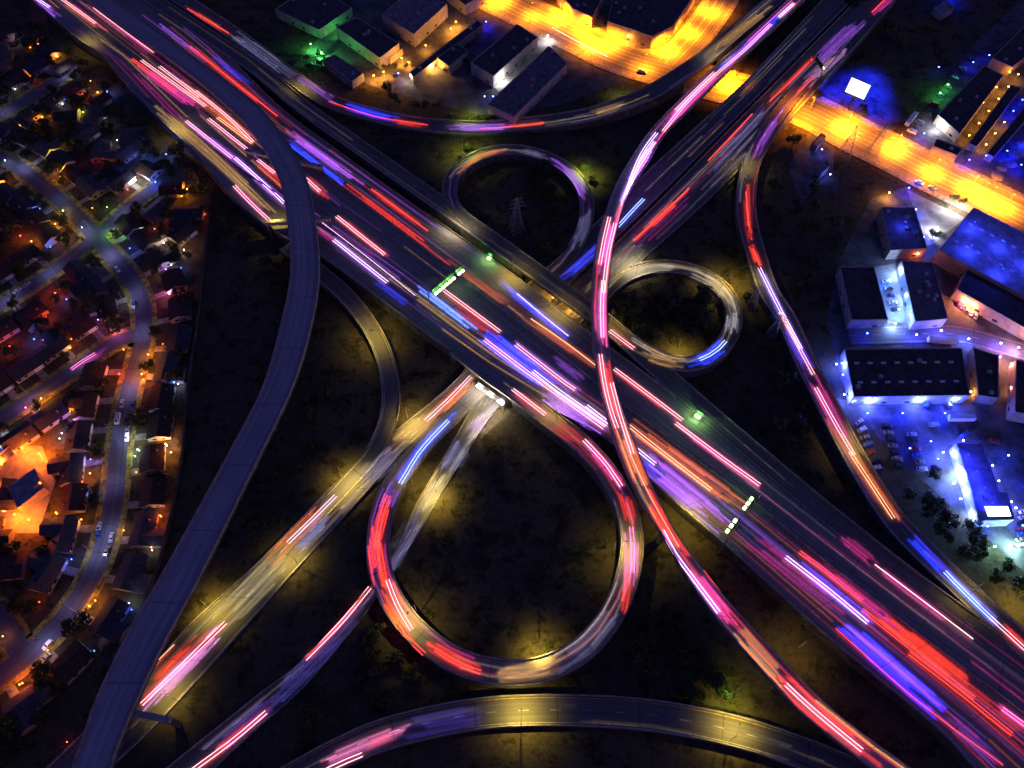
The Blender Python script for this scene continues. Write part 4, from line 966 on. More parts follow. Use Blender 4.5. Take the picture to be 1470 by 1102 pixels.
building([(1212,501),(1380,500),(1392,568),(1225,570)], 7, 'long dark warehouse with rows of roof vents below the lit works street', 'dark', 'pale', 3, 8, lamps=[(1209,521,5,WHT,5000),(1212,566,5,WHT,9000),(1252,575,5,WHT,16000),(1321,573,5,WHT,16000),(1373,572,5,WHT,7000),(1226,574,4,WHT,3000)])
building([(1396,499),(1433,511),(1433,572),(1404,568)], 6, 'small dark block between the long warehouse and the orange alley', 'dark', 'tan', 2, lamps=[(1436,512,4,(1,.3,.12),2500),(1394,562,3,ORG,500)])
building([(1458,516),(1500,528),(1500,600),(1456,592)], 7, 'dark block right of the orange alley at the right edge', 'dark', 'tan', 2, lamps=[(1452,556,4,(1,.3,.12),2500),(1454,586,4,(1,.3,.2),2500),(1452,522,4,(1,.3,.12),1800)])
building([(1372,636),(1410,636),(1434,705),(1446,708),(1456,746),(1404,748),(1393,700)], 7, 'stepped blue roofed office building ringed by white lamps', 'blue', 'pale', 4, lamps=[(1354,649,4,WHT,4000),(1366,650,4,WHT,5000),(1376,678,4,(.6,.9,.7),5000),(1383,704,4,WHT,5000),(1393,737,4,(.4,.6,1),3000),(1383,632,4,WHT,4500),(1425,668,4,WHT,2500),(1434,690,4,WHT,3000),(1452,720,4,WHT,2500)]+[(x,y,11,(.02,.03,1),3500) for x,y in ((1390,652),(1402,676),(1414,700),(1425,722))], name='office', cat='office', lit='cool')  # the last four hover over the roof, added for its blue tone
cp = empty('canopy', G(1428,737,7.1)); tag(cp, 'blazing white lit canopy box on the lower end of the stepped blue roof', 'lit canopy')
MB().box(-5,5,-2.2,2.2,2.2,2.5).build('roof', M['white'], cp)
for x in (-4.6, 4.6):
    for y in (-1.8, 1.8): MB().tube([(x,y,0),(x,y,2.2)], .12, 6).build('leg', M['steel'], cp)
MB().box(-4.8,4.8,-2.1,2.1,2.5,2.62).build('glow_sheet', emit('canopy_top_glow', (.95,.95,1), 7), cp)  # glowing sheet on the roof, in place of lamps shining down on it
# ridge-light strip of the storage aisles
def ind_lamp(px, py, col, P, label, h=4.5, b=30):
    r = empty('yard_lamp', G(px, py, 0)); tag(r, label, 'yard lamp'); blue = col[2] >= col[0] and col[2] >= col[1]; bcol = col; col = (col[0]**1.7*.4, col[1]**1.7*.42, 1) if blue else col; P = P*1.1 if blue else P*2.5
    MB().tube([(0,0,0),(0,0,h)], .09, 6).build('pole', M['steel'], r); MB().box(-.35,.35,-.25,.25,h,h+.3).build('bulb', bulb_mat(bcol, b), r)
    lamp_light(r, h-.25, col, P, 'POINT', r=.3)
ords = ['first','second','third','fourth','fifth','sixth','seventh','eighth','ninth','tenth','eleventh','twelfth','thirteenth','fourteenth','fifteenth','sixteenth','seventeenth','eighteenth','nineteenth','twentieth','twenty-first','twenty-second','twenty-third','twenty-fourth','twenty-fifth']
for i in range(6): ind_lamp(1386+14*i, 203-17.5*i, ORG, 900, '%s lamp from the bottom along the left storage aisle' % ords[i])
for i in range(6): ind_lamp(1368+19*i, 200-22*i, ORG, 700, '%s lamp from the bottom on the outer side of the left storage aisle' % ords[i])
for i in range(5): ind_lamp(1410+13*i, 216-16*i, (ORG, ORG, ORG, BLU, BLU)[i], (900, 900, 900, 4000, 3000)[i], '%s lamp from the bottom along the right storage aisle' % ords[i])
for (x, y, c, P, l) in [
 (463,84,GRE,14000,'dazzling green lamp in the green lit yard at the top'), (448,72,GRE,2500,'small green lamp at the left corner of the green lit yard'),(490,50,GRE,1500,'small green lamp by the wall of the green lit yard'),(517,62,(.2,1,.6),700,'faint green lamp on the right end of the green lit yard'),
 (538,117,ORG,3500,'orange lamp at the lower left yard below the dark warehouse'),(552,112,ORG,3500,'orange lamp beside the trees in the lower left yard'),(578,92,ORG,4500,'orange lamp among the trees left of the narrow building'),(588,98,ORG,3000,'orange lamp near the tiny shed yard trees'),
 (612,74,ORG,2500,'orange lamp halfway along the narrow building'),(648,50,ORG,5000,'orange lamp in the bright yard at the upper end of the narrow building'),(655,40,ORG,3500,'orange lamp at the top of that bright yard'),(622,103,(1,.5,.1),6000,'orange lamp in the yard below the narrow building'),(610,104,(1,.55,.2),3000,'yellow lamp at the left of the yard below the narrow building'),(656,98,ORG,3500,'orange lamp on the bush left of the white lit alley'),
 (698,40,WHT,3500,'white lamp at the top of the narrow building near the boulevard'),(573,114,WHT,900,'dim white lamp between the lower yards'),(590,117,(1,.8,.5),1500,'cream lamp at the bottom of the narrow building'),
 (786,60,(1,.96,.95),2000,'white lamp at the boulevard end of the white lit alley'),(722,120,(1,.96,.95),2500,'white lamp at the lower end of the white lit alley'),
 (696,147,WHT,300,'tiny white lamp near the hedge, left of its pair'),(708,147,WHT,300,'tiny white lamp near the hedge, right of its pair'),
 (1341,188,(.95,.9,.94),3500,'dazzling white lamp at the driveway mouth below the storage block'),(1322,200,BLU,2500,'blue lamp on the driveway by the boulevard'),(1392,98,BLU,2500,'blue lamp at the upper end of the storage block'),(1356,130,GRE,700,'green lamp halfway along the driveway fence'),(1345,142,GRE,900,'second green lamp on the driveway fence'),(1415,88,WHT,1200,'white lamp at the corner of the storage block'),
 (1386,238,BLU,3500,'blue lamp in the forecourt right of the storage rows'),(1410,232,WHT,1800,'white lamp by the green bush at the storage rows'),(1440,225,BLU,5000,'blue lamp over the yard heaps at the right edge'),(1466,212,WHT,5000,'white lamp at the top of the yard heaps'),(1460,245,BLU,4000,'lower blue lamp over the yard heaps'),
 (1366,2,BLU,9000,'blue lamp glow at the very top of the dark field'),(1343,105,BLU,700,'dim blue lamp in the dark field'),
 (1362,300,(.95,.9,.94),3500,'white lamp at the car park entrance'),(1378,304,(.95,.9,.94),2500,'second white lamp at the car park entrance by the boulevard bushes'),(1340,335,(.95,.9,.94),4000,'brightest white lamp in the white lit car park'),(1300,278,BLU,2500,'blue lamp at the top corner of the white lit car park'),(1310,268,BLU,1500,'blue lamp beside the boulevard kerb above the car park'),
 (1264,332,ORG,3500,'orange lamp in the bushes left of the dark roofed workshop'),(1272,285,ORG,2500,'orange lamp in the yard above the dark roofed workshop'),(1312,368,REDL,2500,'red lamp in the passage behind the courtyard'),(1272,372,BLU,2000,'blue lamp at the head of the courtyard passage'),
 (1285,452,(.4,.65,1),11000,'blazing lamp at the lower end of the blue white courtyard'),(1272,410,(.3,.55,1),5000,'lamp on the left side of the blue white courtyard'),
 (1380,440,(1,.25,.1),4500,'red orange lamp over the parked cars below the huge warehouse'),(1390,446,(1,.3,.1),3000,'second red orange lamp over those parked cars'),(1440,470,ORG,3500,'orange lamp in the bushes by the works street'),
 (1310,488,(.35,.35,1),6000,'violet lamp on the works street'),(1345,482,(.55,.5,1),6000,'pale lamp on the works street beside the trailer'),(1384,494,(.45,.6,1),9000,'white blue lamp at the bend of the works street'),(1430,500,(.8,.5,1),6000,'pink lamp further along the works street'),(1455,506,(1,.5,.6),4000,'rose lamp at the right end of the works street'),(1240,486,BLU,1200,'dim blue lamp at the left end of the works street'),
 (1196,530,(.25,.4,1),4000,'blue lamp on the pad left of the long warehouse'),(1205,545,WHT,3500,'white lamp at the left end wall pad'),(1415,576,WHT,6000,'white lamp under the tent at the yard gate'),(1290,600,BLU,7000,'blue lamp in the middle of the truck yard'),(1350,600,BLU,7000,'blue lamp at the right of the truck yard'),(1240,600,BLU,3500,'blue lamp at the left of the truck yard'),
 (1330,640,BLU,2500,'blue lamp over the dark car park'),(1300,650,BLU,1200,'dim blue lamp at the back of the dark car park'),(1340,665,BLU,2500,'blue lamp at the trees below the car park'),(1440,660,(.15,.25,1),3000,'blue lamp on the drive right of the blue roofed office'),(1460,760,BLU,4000,'blue lamp at the lower right forecourt'),(1410,761,WHT,6000,'white lamp on the lane below the blue roofed office'),(1453,787,(.5,.95,.8),6000,'greenish white lamp at the lower end of the lane'),(1420,790,(.3,.7,.5),2500,'green tinged lamp on the bank below the lane'),(1450,735,(.7,.7,1),4000,'white lamp on the forecourt at the end of the office'),(1468,700,BLU,2500,'blue lamp at the far right edge by the parked row'),(1362,700,(.4,.55,1),4000,'pale blue lamp among the trees left of the office'),(1372,722,(.35,.5,1),3500,'pale blue lamp on the bank left of the office'),
]: ind_lamp(x, y, c, P, l)

# ------------------------------------------------------------------ cars
def car_proto(kind):
    L_, Wd, hb, hc = dict(sedan=(4.5,1.8,.85,1.42), suv=(4.8,1.95,1.0,1.75), van=(5.6,2.05,1.2,2.4))[kind]
    b = bmesh.new()
    if kind == 'van': prof = [(-.5,.35),(-.5,1.0),(-.49,2.3),(-.44,2.4),(.22,2.4),(.33,1.9),(.36,1.3),(.48,1.15),(.5,.8),(.5,.35)]
    elif kind == 'suv': prof = [(-.5,.38),(-.5,.95),(-.46,1.05),(-.40,1.68),(-.34,1.75),(.06,1.75),(.22,1.12),(.46,1.0),(.5,.75),(.5,.38)]
    else: prof = [(-.5,.32),(-.5,.82),(-.46,.92),(-.33,.95),(-.20,1.38),(-.14,1.42),(.08,1.42),(.24,.96),(.46,.84),(.5,.65),(.5,.32)]
    mb = MB(); n = len(prof)
    def yy(z, x): return Wd/2 * (1 if z < hb+.15 else .80) * (1 - .06*(abs(x) > .45))
    lf = [(x*L_, yy(z, x), z) for x, z in prof]; rt = [(x*L_, -yy(z, x), z) for x, z in prof]
    for i in range(n):
        j = (i+1) % n; mb.face([lf[i], rt[i], rt[j], lf[j]])
    mb.face(lf); mb.face(rt[::-1])
    gl = MB(); e = .015
    for i in range(n-1):
        (x0, z0), (x1, z1) = prof[i], prof[i+1]
        if abs(z1-z0) > .25 and min(z0, z1) > .8 and abs(x0) < .49:
            p = [Vector(rt[i]), Vector(lf[i]), Vector(lf[i+1]), Vector(rt[i+1])]; c = sum(p, Vector())/4
            nr = (p[1]-p[0]).cross(p[2]-p[1]).normalized()
            if nr.z < 0: nr = -nr
            gl.face([c+(q-c)*.86+nr*e for q in p])
    for S, sg in ((lf, 1), (rt, -1)):
        up = [Vector(q) for q in S if q[2] > hb]; c = sum(up, Vector())/len(up); bas = [c+(q-c)*.82+Vector((0, sg*.03, 0)) for q in up]
        gl.face(bas if sg > 0 else bas[::-1])
    wh = MB().tube([(0,-.11,0),(0,.11,0)], .33, 10)
    return mb, gl, wh, L_, Wd
CARC = dict(white=(.7,.7,.7), silver=(.42,.43,.45), black=(.02,.02,.022), red=(.35,.03,.03), blue=(.05,.09,.3), tan=(.35,.28,.18))
CARM = {k: mat('car_paint_%s' % k, c, rough=.3, spec=.6, noise=.04, scale=2) for k, c in CARC.items()}
head_m = mat('lamp_lens', (.7,.7,.7), rough=.2, noise=.05, scale=2); tail_m = mat('tail_lens', (.4,.02,.02), rough=.2, noise=.05, scale=2)
PRO = {}
for k in ('sedan', 'suv', 'van'):
    mb, gl, wh, L_, Wd = car_proto(k)
    PRO[k] = dict(body={c: mb.mesh('car_body', CARM[c]) for c in CARC}, glass=gl.mesh('window', M['glass']), wheel=wh.mesh('wheel', M['rubber']), L=L_, W=Wd,
                  head=MB().box(-.05,.05,-.2,.2,-.09,.09).mesh('headlight', head_m), tail=MB().box(-.05,.05,-.16,.16,-.09,.09).mesh('tail_light', tail_m))
def car(px, py, rz, kind, colr, label, z=0.08, group='parked cars'):
    P_ = PRO[kind]; r = empty('parked_' + ('van' if kind == 'van' else 'car'), G(px, py, z), rz)
    tag(r, label, 'van' if kind == 'van' else 'car', group)
    def k(nm, me, loc):
        o = bpy.data.objects.new(nm, me); COL.objects.link(o); o.parent = r; o.location = loc; return o
    k('body', P_['body'][colr], (0,0,0)); k('window', P_['glass'], (0,0,0))
    for sx in (-.31, .31):
        for sy in (-1, 1): k('wheel', P_['wheel'], (sx*P_['L'], sy*(P_['W']/2-.1), .33))
    for sy in (-1, 1): k('headlight', P_['head'], (P_['L']/2, sy*P_['W']*.34, .7)); k('tail_light', P_['tail'], (-P_['L']/2, sy*P_['W']*.36, .75))
    return r
def dirpx(a, b): p, q = G(*a), G(*b); return math.atan2(q.y-p.y, q.x-p.x)
AV = dirpx((186,560),(171,640)); CS = dirpx((60,400),(130,347))
for x, y, a, k, c, l in [
 (176,580,AV,'sedan','silver','silver car parked on the upper straight of the avenue'),(192,582,AV,'suv','blue','blue suv parked across the upper straight of the avenue'),(170,602,AV,'van','white','pale van parked on the left kerb of the avenue'),(184,628,AV,'suv','white','white car under a lamp on the right kerb of the avenue'),(184,619,AV,'sedan','silver','silver car just above the white one on the right kerb of the avenue'),
 (143,757,AV,'sedan','white','white car parked low on the left kerb of the avenue'),(142,768,AV,'sedan','blue','blue car directly below the white one on the left kerb of the avenue'),(161,772,AV,'sedan','silver','silver car alone low on the right kerb of the avenue'),(154,792,AV-.2,'sedan','tan','tan car on the right kerb where the avenue begins to bend left'),
 (70,926,AV-.7,'suv','white','brightly lit white car on the lower bend of the avenue'),(67,944,AV-.7,'sedan','silver','silver car in a drive off the lower bend of the avenue'),
 (26,418,CS,'sedan','white','white car parked on the cross street near the left edge'),(39,409,CS,'sedan','silver','silver car behind the white one on the cross street'),(169,387,dirpx((150,355),(197,415)),'sedan','white','white car parked on the avenue below the crossroads'),(193,438,AV,'suv','blue','blue suv on the curb where the lower street leaves the avenue'),
 (62,330,dirpx((30,242),(100,300)),'suv','silver','silver suv by the upper avenue kerb'),
]: car(x, y, a, k, c, l)
car(922,104,dirpx((885,82),(945,99)),'van','white','white van stopped on the orange boulevard near the freeway bridge', z=.15)
car(1320,263,dirpx((1282,220),(1345,252)),'suv','white','white suv at the near kerb of the boulevard above the car park', z=.1); car(1338,270,dirpx((1282,220),(1345,252)),'sedan','silver','silver car at the near kerb of the boulevard beside the white suv', z=.1)
rc = random.Random(5); dv = dirpx((1308,190),(1400,76)); ck = list(CARC)
for i in range(9):
    car(1308+10.5*i, 190-13*i, dv+math.pi/2+rc.uniform(-.06,.06), rc.choice(['sedan','suv','van']), ck[i % 6], '%s vehicle from the bottom parked along the long driveway' % ords[i])
for i in range(5): car(1272+3.2*i, 405+10*i, .1+rc.uniform(-.08,.08), 'sedan', ck[(i*2) % 6], '%s car down the row parked in the blue white courtyard' % ords[i])
for i in range(6): car(1376+6*i, 436+4.5*i, RAD(60)+rc.uniform(-.1,.1), rc.choice(['sedan','suv']), ck[(i+3) % 6], '%s car from the left in the red lit row below the huge warehouse' % ords[i])
for i in range(7):
    car(1233+4*i, 606+11*i, RAD(20)+rc.uniform(-.2,.2), rc.choice(['sedan','suv','van']), ck[(i*5+1) % 6], '%s car from the top in the left row of the dark car park' % ords[i])
for i in range(7): car(1272+3*i, 612+9.5*i, rc.uniform(-.15,.15), rc.choice(['sedan','suv']), ck[(i*3+2) % 6], '%s car from the top in the second row of the dark car park' % ords[i])
for i in range(6): car(1308+3*i, 624+10*i, rc.uniform(-.15,.15), rc.choice(['sedan','suv']), ck[(i+1) % 6], '%s car from the top in the third row of the dark car park' % ords[i])
for i, (x, y) in enumerate([(1329,580),(1360,580),(1372,577),(1340,610),(1412,627),(1426,634),(1384,624)]): car(x, y, rc.uniform(0, 3), ['van','suv'][i % 2], ck[(i+4) % 6], '%s vehicle from the left scattered about the blue lit truck yard' % ords[i])
for i in range(7): car(1469-1.0*i, 735+8*i, RAD(10), 'sedan', ck[i % 6], '%s car down the row at the far right forecourt' % ords[i])
def trailer(px, py, rz, label, ln=12):
    r = empty('semi_trailer', G(px, py, .05), rz); tag(r, label, 'trailer')
    MB().box(-ln/2,ln/2,-1.25,1.25,1.1,3.8).build('box', M['white'], r); MB().box(-ln/2,ln/2,-.5,.5,.8,1.08).build('chassis', M['dark_steel'], r)
    for x in (-ln*.38,-ln*.28):
        for y in (-1,1): MB().tube([(x,y-.2,.5),(x,y+.2,.5)], .5, 10).build('wheel', M['rubber'], r)
    for y in (-.8,.8): MB().tube([(ln*.3,y,0),(ln*.3,y,.85)], .08, 5).build('landing_leg', M['steel'], r)
trailer(1377,603,0,'white box trailer parked in the blue lit truck yard'); trailer(1350,492,RAD(-4),'white box trailer parked on the works street', 14); trailer(1306,175,dv,'dark trailer at the boulevard end of the long driveway')

# ------------------------------------------------------------------ houses
HR = {k: mat('shingles_%s' % k, c, noise=.4, scale=1.2, rough=.9) for k, c in dict(slate=(.045,.045,.055), brown=(.055,.04,.03), red=(.075,.035,.028), grey=(.085,.08,.078)).items()}
HW = [mat('stucco_cream', (.28,.25,.19), noise=.15, scale=.6), mat('stucco_white', (.34,.33,.31), noise=.15, scale=.6), mat('stucco_tan', (.24,.19,.13), noise=.15, scale=.6)]
def house_proto(i, roofk, wall, Wd, Ln, wing):
    r = empty('house', (0, 0, 0)); h, rg_ = 3.0, 2.1; o = .5
    wb = MB().box(-Wd/2,Wd/2,-Ln/2,Ln/2,-.05,h); rf = MB()
    def gable(x0,x1,y0,y1,ax):
        if ax == 'y':
            xm = (x0+x1)/2; A,B = (x0-o,y0-o,h-.15),(x0-o,y1+o,h-.15); C,D = (x1+o,y0-o,h-.15),(x1+o,y1+o,h-.15); E,F = (xm,y0-o,h+rg_),(xm,y1+o,h+rg_)
        else:
            ym = (y0+y1)/2; A,B = (x0-o,y1+o,h-.15),(x1+o,y1+o,h-.15); C,D = (x0-o,y0-o,h-.15),(x1+o,y0-o,h-.15); E,F = (x0-o,ym,h+rg_-.12),(x1+o,ym,h+rg_-.12)
        rf.face([B,A,E,F]); rf.face([C,D,F,E]); 
        d = Vector((0,0,-.18))
        rf.face([Vector(A)+d,Vector(B)+d,B,A]) if False else None
        wb.face([A,C,E]); wb.face([D,B,F])
    gable(-Wd/2,Wd/2,-Ln/2,Ln/2,'y')
    if wing:
        x1 = Wd/2+5; y0, y1 = -Ln/2, -Ln/2+7; wb.box(Wd/2+.01,x1,y0,y1,-.05,h); gable(0,x1,y0,y1,'x')
    wb.build('wall', HW[wall], r); ro = rf.build('roof', HR[roofk], r)
    MB().box(Wd*.22,Wd*.22+.8,Ln*.2,Ln*.2+.8,h,h+rg_+.6).build('chimney', M['wallc'], ro)
    MB().box(-Wd/2-.05,-Wd/2+.02,-.5,.5,.05,2.1).build('door', door_m, r)
    MB().box(-Wd/2-.05,-Wd/2+.02,-Ln/2+1,-Ln/2+5,.05,2.3).build('garage_door', M['white'], r)
    for y in (2.2, Ln/2-1.6): MB().box(-Wd/2-.06,-Wd/2+.02,y-.8,y+.8,1,2.2).build('window', M['glass'], r)
    for x in (-2, 2): MB().box(x-.8,x+.8,-Ln/2-.06,-Ln/2+.02,1,2.2).build('window', M['glass'] if i or x < 0 else LITW['warm'], r)
    for y in (-2.5, 2.5): MB().box(Wd/2-.02,Wd/2+.06,y-.8,y+.8,1,2.2).build('window', M['glass'], r)
    return r, roofk
HP = [house_proto(0,'slate',0,9,14,True), house_proto(1,'brown',1,10,13,False), house_proto(2,'grey',2,9,15,True), house_proto(3,'red',0,10,12,False), house_proto(4,'slate',1,9.5,14,False), house_proto(5,'brown',2,9,13,True)]
bpy.context.view_layer.update(); index_kids()
RES = [(-45,40),(20,30),(60,45),(130,110),(190,185),(250,250),(284,305),(280,400),(272,470),(256,560),(246,680),(222,770),(196,850),(150,930),(105,1020),(60,1100),(-45,1110)]
def to_px(p):
    v = Vector(p) - Vector((0, 0, CAM_H)); x = v.x; y = v.y*math.cos(_a)+v.z*math.sin(_a); z = -v.y*math.sin(_a)+v.z*math.cos(_a)
    return 735 + FPX*x/-z, 551 - FPX*y/-z
HS = []; used_proto = set(); rh = random.Random(21)
def place_house(x, y, rz, label, group):
    pi_ = rh.randrange(6); r, rk = HP[pi_]
    if pi_ in used_proto: r = copy_tree(r)
    used_proto.add(pi_)
    r.location = (x, y, 0); r.rotation_euler.z = rz; label = label.replace('ROOF', rk)
    tag(r, label, 'house', group); HS.append((x, y, r)); return r
drv = MB()
nm = dict(avenue='the curving avenue', cross_street='the cross street', lower_street='the lower side street', north_street='the short street at upper left', corner_street='the short street at lower left')
for key in ('avenue', 'cross_street', 'lower_street', 'north_street', 'corner_street'):
    r = ROADS[key]; s = r['s']
    for sg, side in ((1, 'left' if key in ('avenue','corner_street') else 'lower'), (-1, 'right' if key in ('avenue','corner_street') else 'upper')):
        cnt = 0; q = 8.0
        # polylines run down the picture (avenue) or left to right / right to left (others)
        while q < s[-1]-4:
            c = np.array([np.interp(q, s, r['C'][:, k]) for k in range(3)]); c2 = np.array([np.interp(q+1, s, r['C'][:, k]) for k in range(3)])
            t = (c2-c)[:2]; t /= np.linalg.norm(t); nr = np.array([-t[1], t[0]])*sg*(-1 if key == 'avenue' or key == 'corner_street' or key == 'lower_street' else -1)
            off = r['w'][0]/2 + 13 + rh.uniform(-1, 1.5); p = c[:2] + nr*off; pp = to_px((p[0], p[1], 0))
            ok = inside(RES, *pp) and not on_road(p[0], p[1], 8, zmax=1) and all(math.hypot(p[0]-a, p[1]-b) > 14.5 for a, b, _ in HS)
            if ok:
                cnt += 1
                place_house(p[0], p[1], math.atan2(nr[1], nr[0]), '%s roofed house, %s along the %s side of %s' % ('ROOF', ords[cnt-1], side, nm[key]), 'houses along the residential streets')
                a = c[:2] + nr*(r['w'][0]/2); b = p - nr*4.5; w_ = np.array([-nr[1], nr[0]])*1.7; o_ = np.array([-nr[1], nr[0]])*-3.6
                drv.face([(*(a-w_+o_), .05), (*(a+w_+o_), .05), (*(b+w_+o_), .05), (*(b-w_+o_), .05)])
                q += 15.5
            else: q += 3
tag(drv.build('driveway', M['kerb']), kind='structure')
x0 = G(-45, 551).x - 60
for gy in np.arange(G(0,1110).y, G(0,30).y+40, 15.5):
    for gx in np.arange(x0-120, G(300,300).x+20, 15.5):
        p = (gx+rh.uniform(-1.5,1.5), gy+rh.uniform(-1.5,1.5)); pp = to_px((p[0], p[1], 0))
        if not inside(RES, *pp) or pp[0] < -25: continue
        if on_road(p[0], p[1], 9, zmax=1) or any(math.hypot(p[0]-a, p[1]-b) < 15 for a, b, _ in HS): continue
        place_house(p[0], p[1], rh.choice([AV+math.pi/2, CS, AV, CS+math.pi/2]), 'dark gabled house hidden in the unlit back rows behind the street front houses', 'houses in the unlit back rows')
for i, (r, k) in enumerate(HP):
    if i not in used_proto: bpy.data.objects.remove(r)
# verges and pavements along the residential streets
for key in ('avenue', 'cross_street', 'lower_street', 'north_street', 'corner_street'):
    r = ROADS[key]; vb = MB(); n = len(r['C'])
    for sg in (1, -1):
        for i in range(n-1):
            e0, e1 = (r['L'][i], r['L'][i+1]) if sg > 0 else (r['R'][i], r['R'][i+1]); u0 = e0-r['C'][i]; u1 = e1-r['C'][i+1]; u0 /= np.linalg.norm(u0); u1 /= np.linalg.norm(u1)
            m_ = (e0+e1)/2+(u0+u1)*1.3
            if on_road(m_[0], m_[1], .5, skip=(key,), zmax=1): continue
            q = [e0+u0*.02, e0+u0*2.6, e1+u1*2.6, e1+u1*.02]; q = [np.array([a[0], a[1], .16]) for a in q]
            vb.face(q if sg < 0 else q[::-1])
    tag(vb.build('verge', M['verge']), kind='structure')
# residential street lamps
for i, (x, y, lx, ly, P) in enumerate([(30,225,36,240,4500),(96,282,90,286,4500),(130,330,124,336,5000),(178,300,176,306,3500),(150,372,158,368,5000),(205,420,196,420,5500),(178,432,186,436,4000),(217,478,206,478,4000),(198,560,189,560,4000),(160,620,172,622,5500),(182,690,168,690,3000),(178,765,160,765,4500),(128,790,140,795,3500),(112,880,102,870,5000),(58,920,66,926,6000),(20,430,14,434,5000),(82,396,74,392,3000),(40,560,36,575,3500),(110,520,116,518,3500),(18,50,24,62,3500),(100,100,98,108,5000),(150,172,158,182,4500),(12,168,6,162,4000)]):
    street_lamp(x, y, lx, ly, (.60, .60, 1.0), P*.34*(1.6, .5, 1, 1.2)[i % 4], '%s street lamp counted down the residential quarter on the left' % ords[i], h=7.5, ang=140, group='residential street lamps')
# yard and porch lights
CN = dict(o=((1,.33,.03),'orange'), b=((.06,.14,1),'blue'), w=((.75,.8,1),'white'), r=((1,.09,.03),'red'), g=((.25,1,.10),'green'), p=((1,.2,.6),'pink'), y=((.9,.75,.08),'yellow'), v=((.4,.2,1),'violet'))
YL = """46 72 o 2;57 67 o 2;85 85 o 6;42 110 o 3;48 110 r 4;132 120 o 2;117 138 r 2;143 140 o 8;152 140 b 8;25 127 w 2;16 85 w 4;92 153 w 3;98 143 b 2;112 154 r 2;55 180 o 6;63 172 o 6;50 183 r 4;72 163 w 3;36 189 y 2;138 162 o 3;130 170 y 4;170 205 w 3;175 210 o 3;83 212 w 2;85 230 y 6;97 250 o 6;92 256 o 6;120 250 r 3;122 246 r 2;8 268 o 6;10 234 w 3;212 240 b 12;240 225 b 9;190 263 w 12;196 258 o 4;225 265 b 9;178 268 r 4;265 275 o 8;253 278 o 6;154 235 r 2;168 230 v 3;120 330 w 2;42 302 b 5;60 303 b 4;93 306 y 5;135 302 o 2;156 301 g 2;82 325 o 7;92 345 o 6;48 350 o 7;32 342 r 5;170 336 g 14;173 332 w 5;256 317 p 6;285 310 r 4;262 332 r 2;224 332 r 3;208 343 w 2;237 352 w 5;230 350 o 4;256 360 o 10;266 362 w 4;192 358 b 5;75 358 b 4;245 382 w 3;240 390 v 4;226 394 o 3;262 388 b 3;133 410 w 10;137 404 b 5;82 424 r 8;78 430 r 4;98 433 b 5;65 457 r 6;250 413 p 8;247 422 r 3;52 490 b 6;65 491 p 3;17 500 r 7;105 490 r 5;168 477 p 7;130 468 v 4;88 503 o 3;236 497 r 2;215 512 o 9;206 540 o 10;208 548 r 8;180 505 o 4;174 540 r 7;252 552 b 6;258 554 w 3;62 575 o 8;60 583 o 5;95 595 o 7;40 588 p 4;20 636 b 10;24 632 w 6;112 620 v 6;108 624 b 5;98 626 w 3;92 632 w 2;186 630 w 5;200 648 w 5;205 651 g 4;210 660 w 4;240 640 o 10;246 630 o 8;236 648 w 4;248 652 o 8;120 680 o 7;115 706 r 5;133 662 b 5;125 716 b 4;88 735 o 6;94 732 o 4;120 748 o 4;228 739 w 3;226 750 r 7;230 745 o 4;221 792 w 3;220 788 o 2;206 763 o 3;204 676 o 2;104 793 r 2;106 805 b 4;12 768 g 8;50 864 o 2;60 866 r 2;140 864 o 6;132 872 o 6;176 877 w 3;184 880 b 3;130 940 b 5;8 915 o 3;36 982 r 9;32 984 o 5;50 968 o 4;114 889 b 2;45 1040 b 4;50 1028 y 3;100 1066 r 1;72 935 o 2"""
seen = {}
glob = {k: MB().tube([(0,0,1.9),(0,0,2.3)], .22, 6).mesh('bulb', bulb_mat(c, 12)) for k, (c, _) in CN.items()}
polem = MB().tube([(0,0,0),(0,0,1.9)], .05, 5).mesh('post', M['dark_steel'])
for ent in YL.split(';'):
    x, y, k, sz = ent.split(); x, y, sz = float(x), float(y), float(sz); c, cn = CN[k]
    p = G(x, y, 0); hx = sorted(HS, key=lambda h: math.hypot(h[0]-p.x, h[1]-p.y))
    for a, b, _ in hx[:1]:      # keep clear of the walls
        d = math.hypot(p.x-a, p.y-b)
        if d < 7.5: q = 8.5/max(d, .5); p = Vector((a+(p.x-a)*q, b+(p.y-b)*q, 0))
    fr = [h for h in hx if 'along' in h[2]['label']][0]
    lab = '%s light near the %s' % (cn, fr[2]['label'].replace(' roofed house,', ' house').replace(' along', ' on'))
    lab = lab.replace('the lower side street', 'the side street').replace('the curving avenue', 'the avenue').replace('the short street at upper left', 'the upper street').replace('the short street at lower left', 'the corner street').replace(' near the ', ' by the ')
    n_ = seen.get(lab, 0); seen[lab] = n_+1
    if n_: lab = ['dimmer ', 'third ', 'fourth ', 'fifth ', 'sixth ', 'seventh '][min(n_-1, 5)] + lab
    r = empty('yard_light', p); tag(r, lab, 'yard light', 'small lights in the residential yards')
    for me, nn in ((polem, 'post'), (glob[k], 'bulb')):
        o = bpy.data.objects.new(nn, me); COL.objects.link(o); o.parent = r
        if nn == 'bulb': f_ = .7+sz*.09; o.scale = (f_, f_, 1)
    lamp_light(r, 2.6, c, sz*sz*34+sz*16, 'POINT', r=.2)
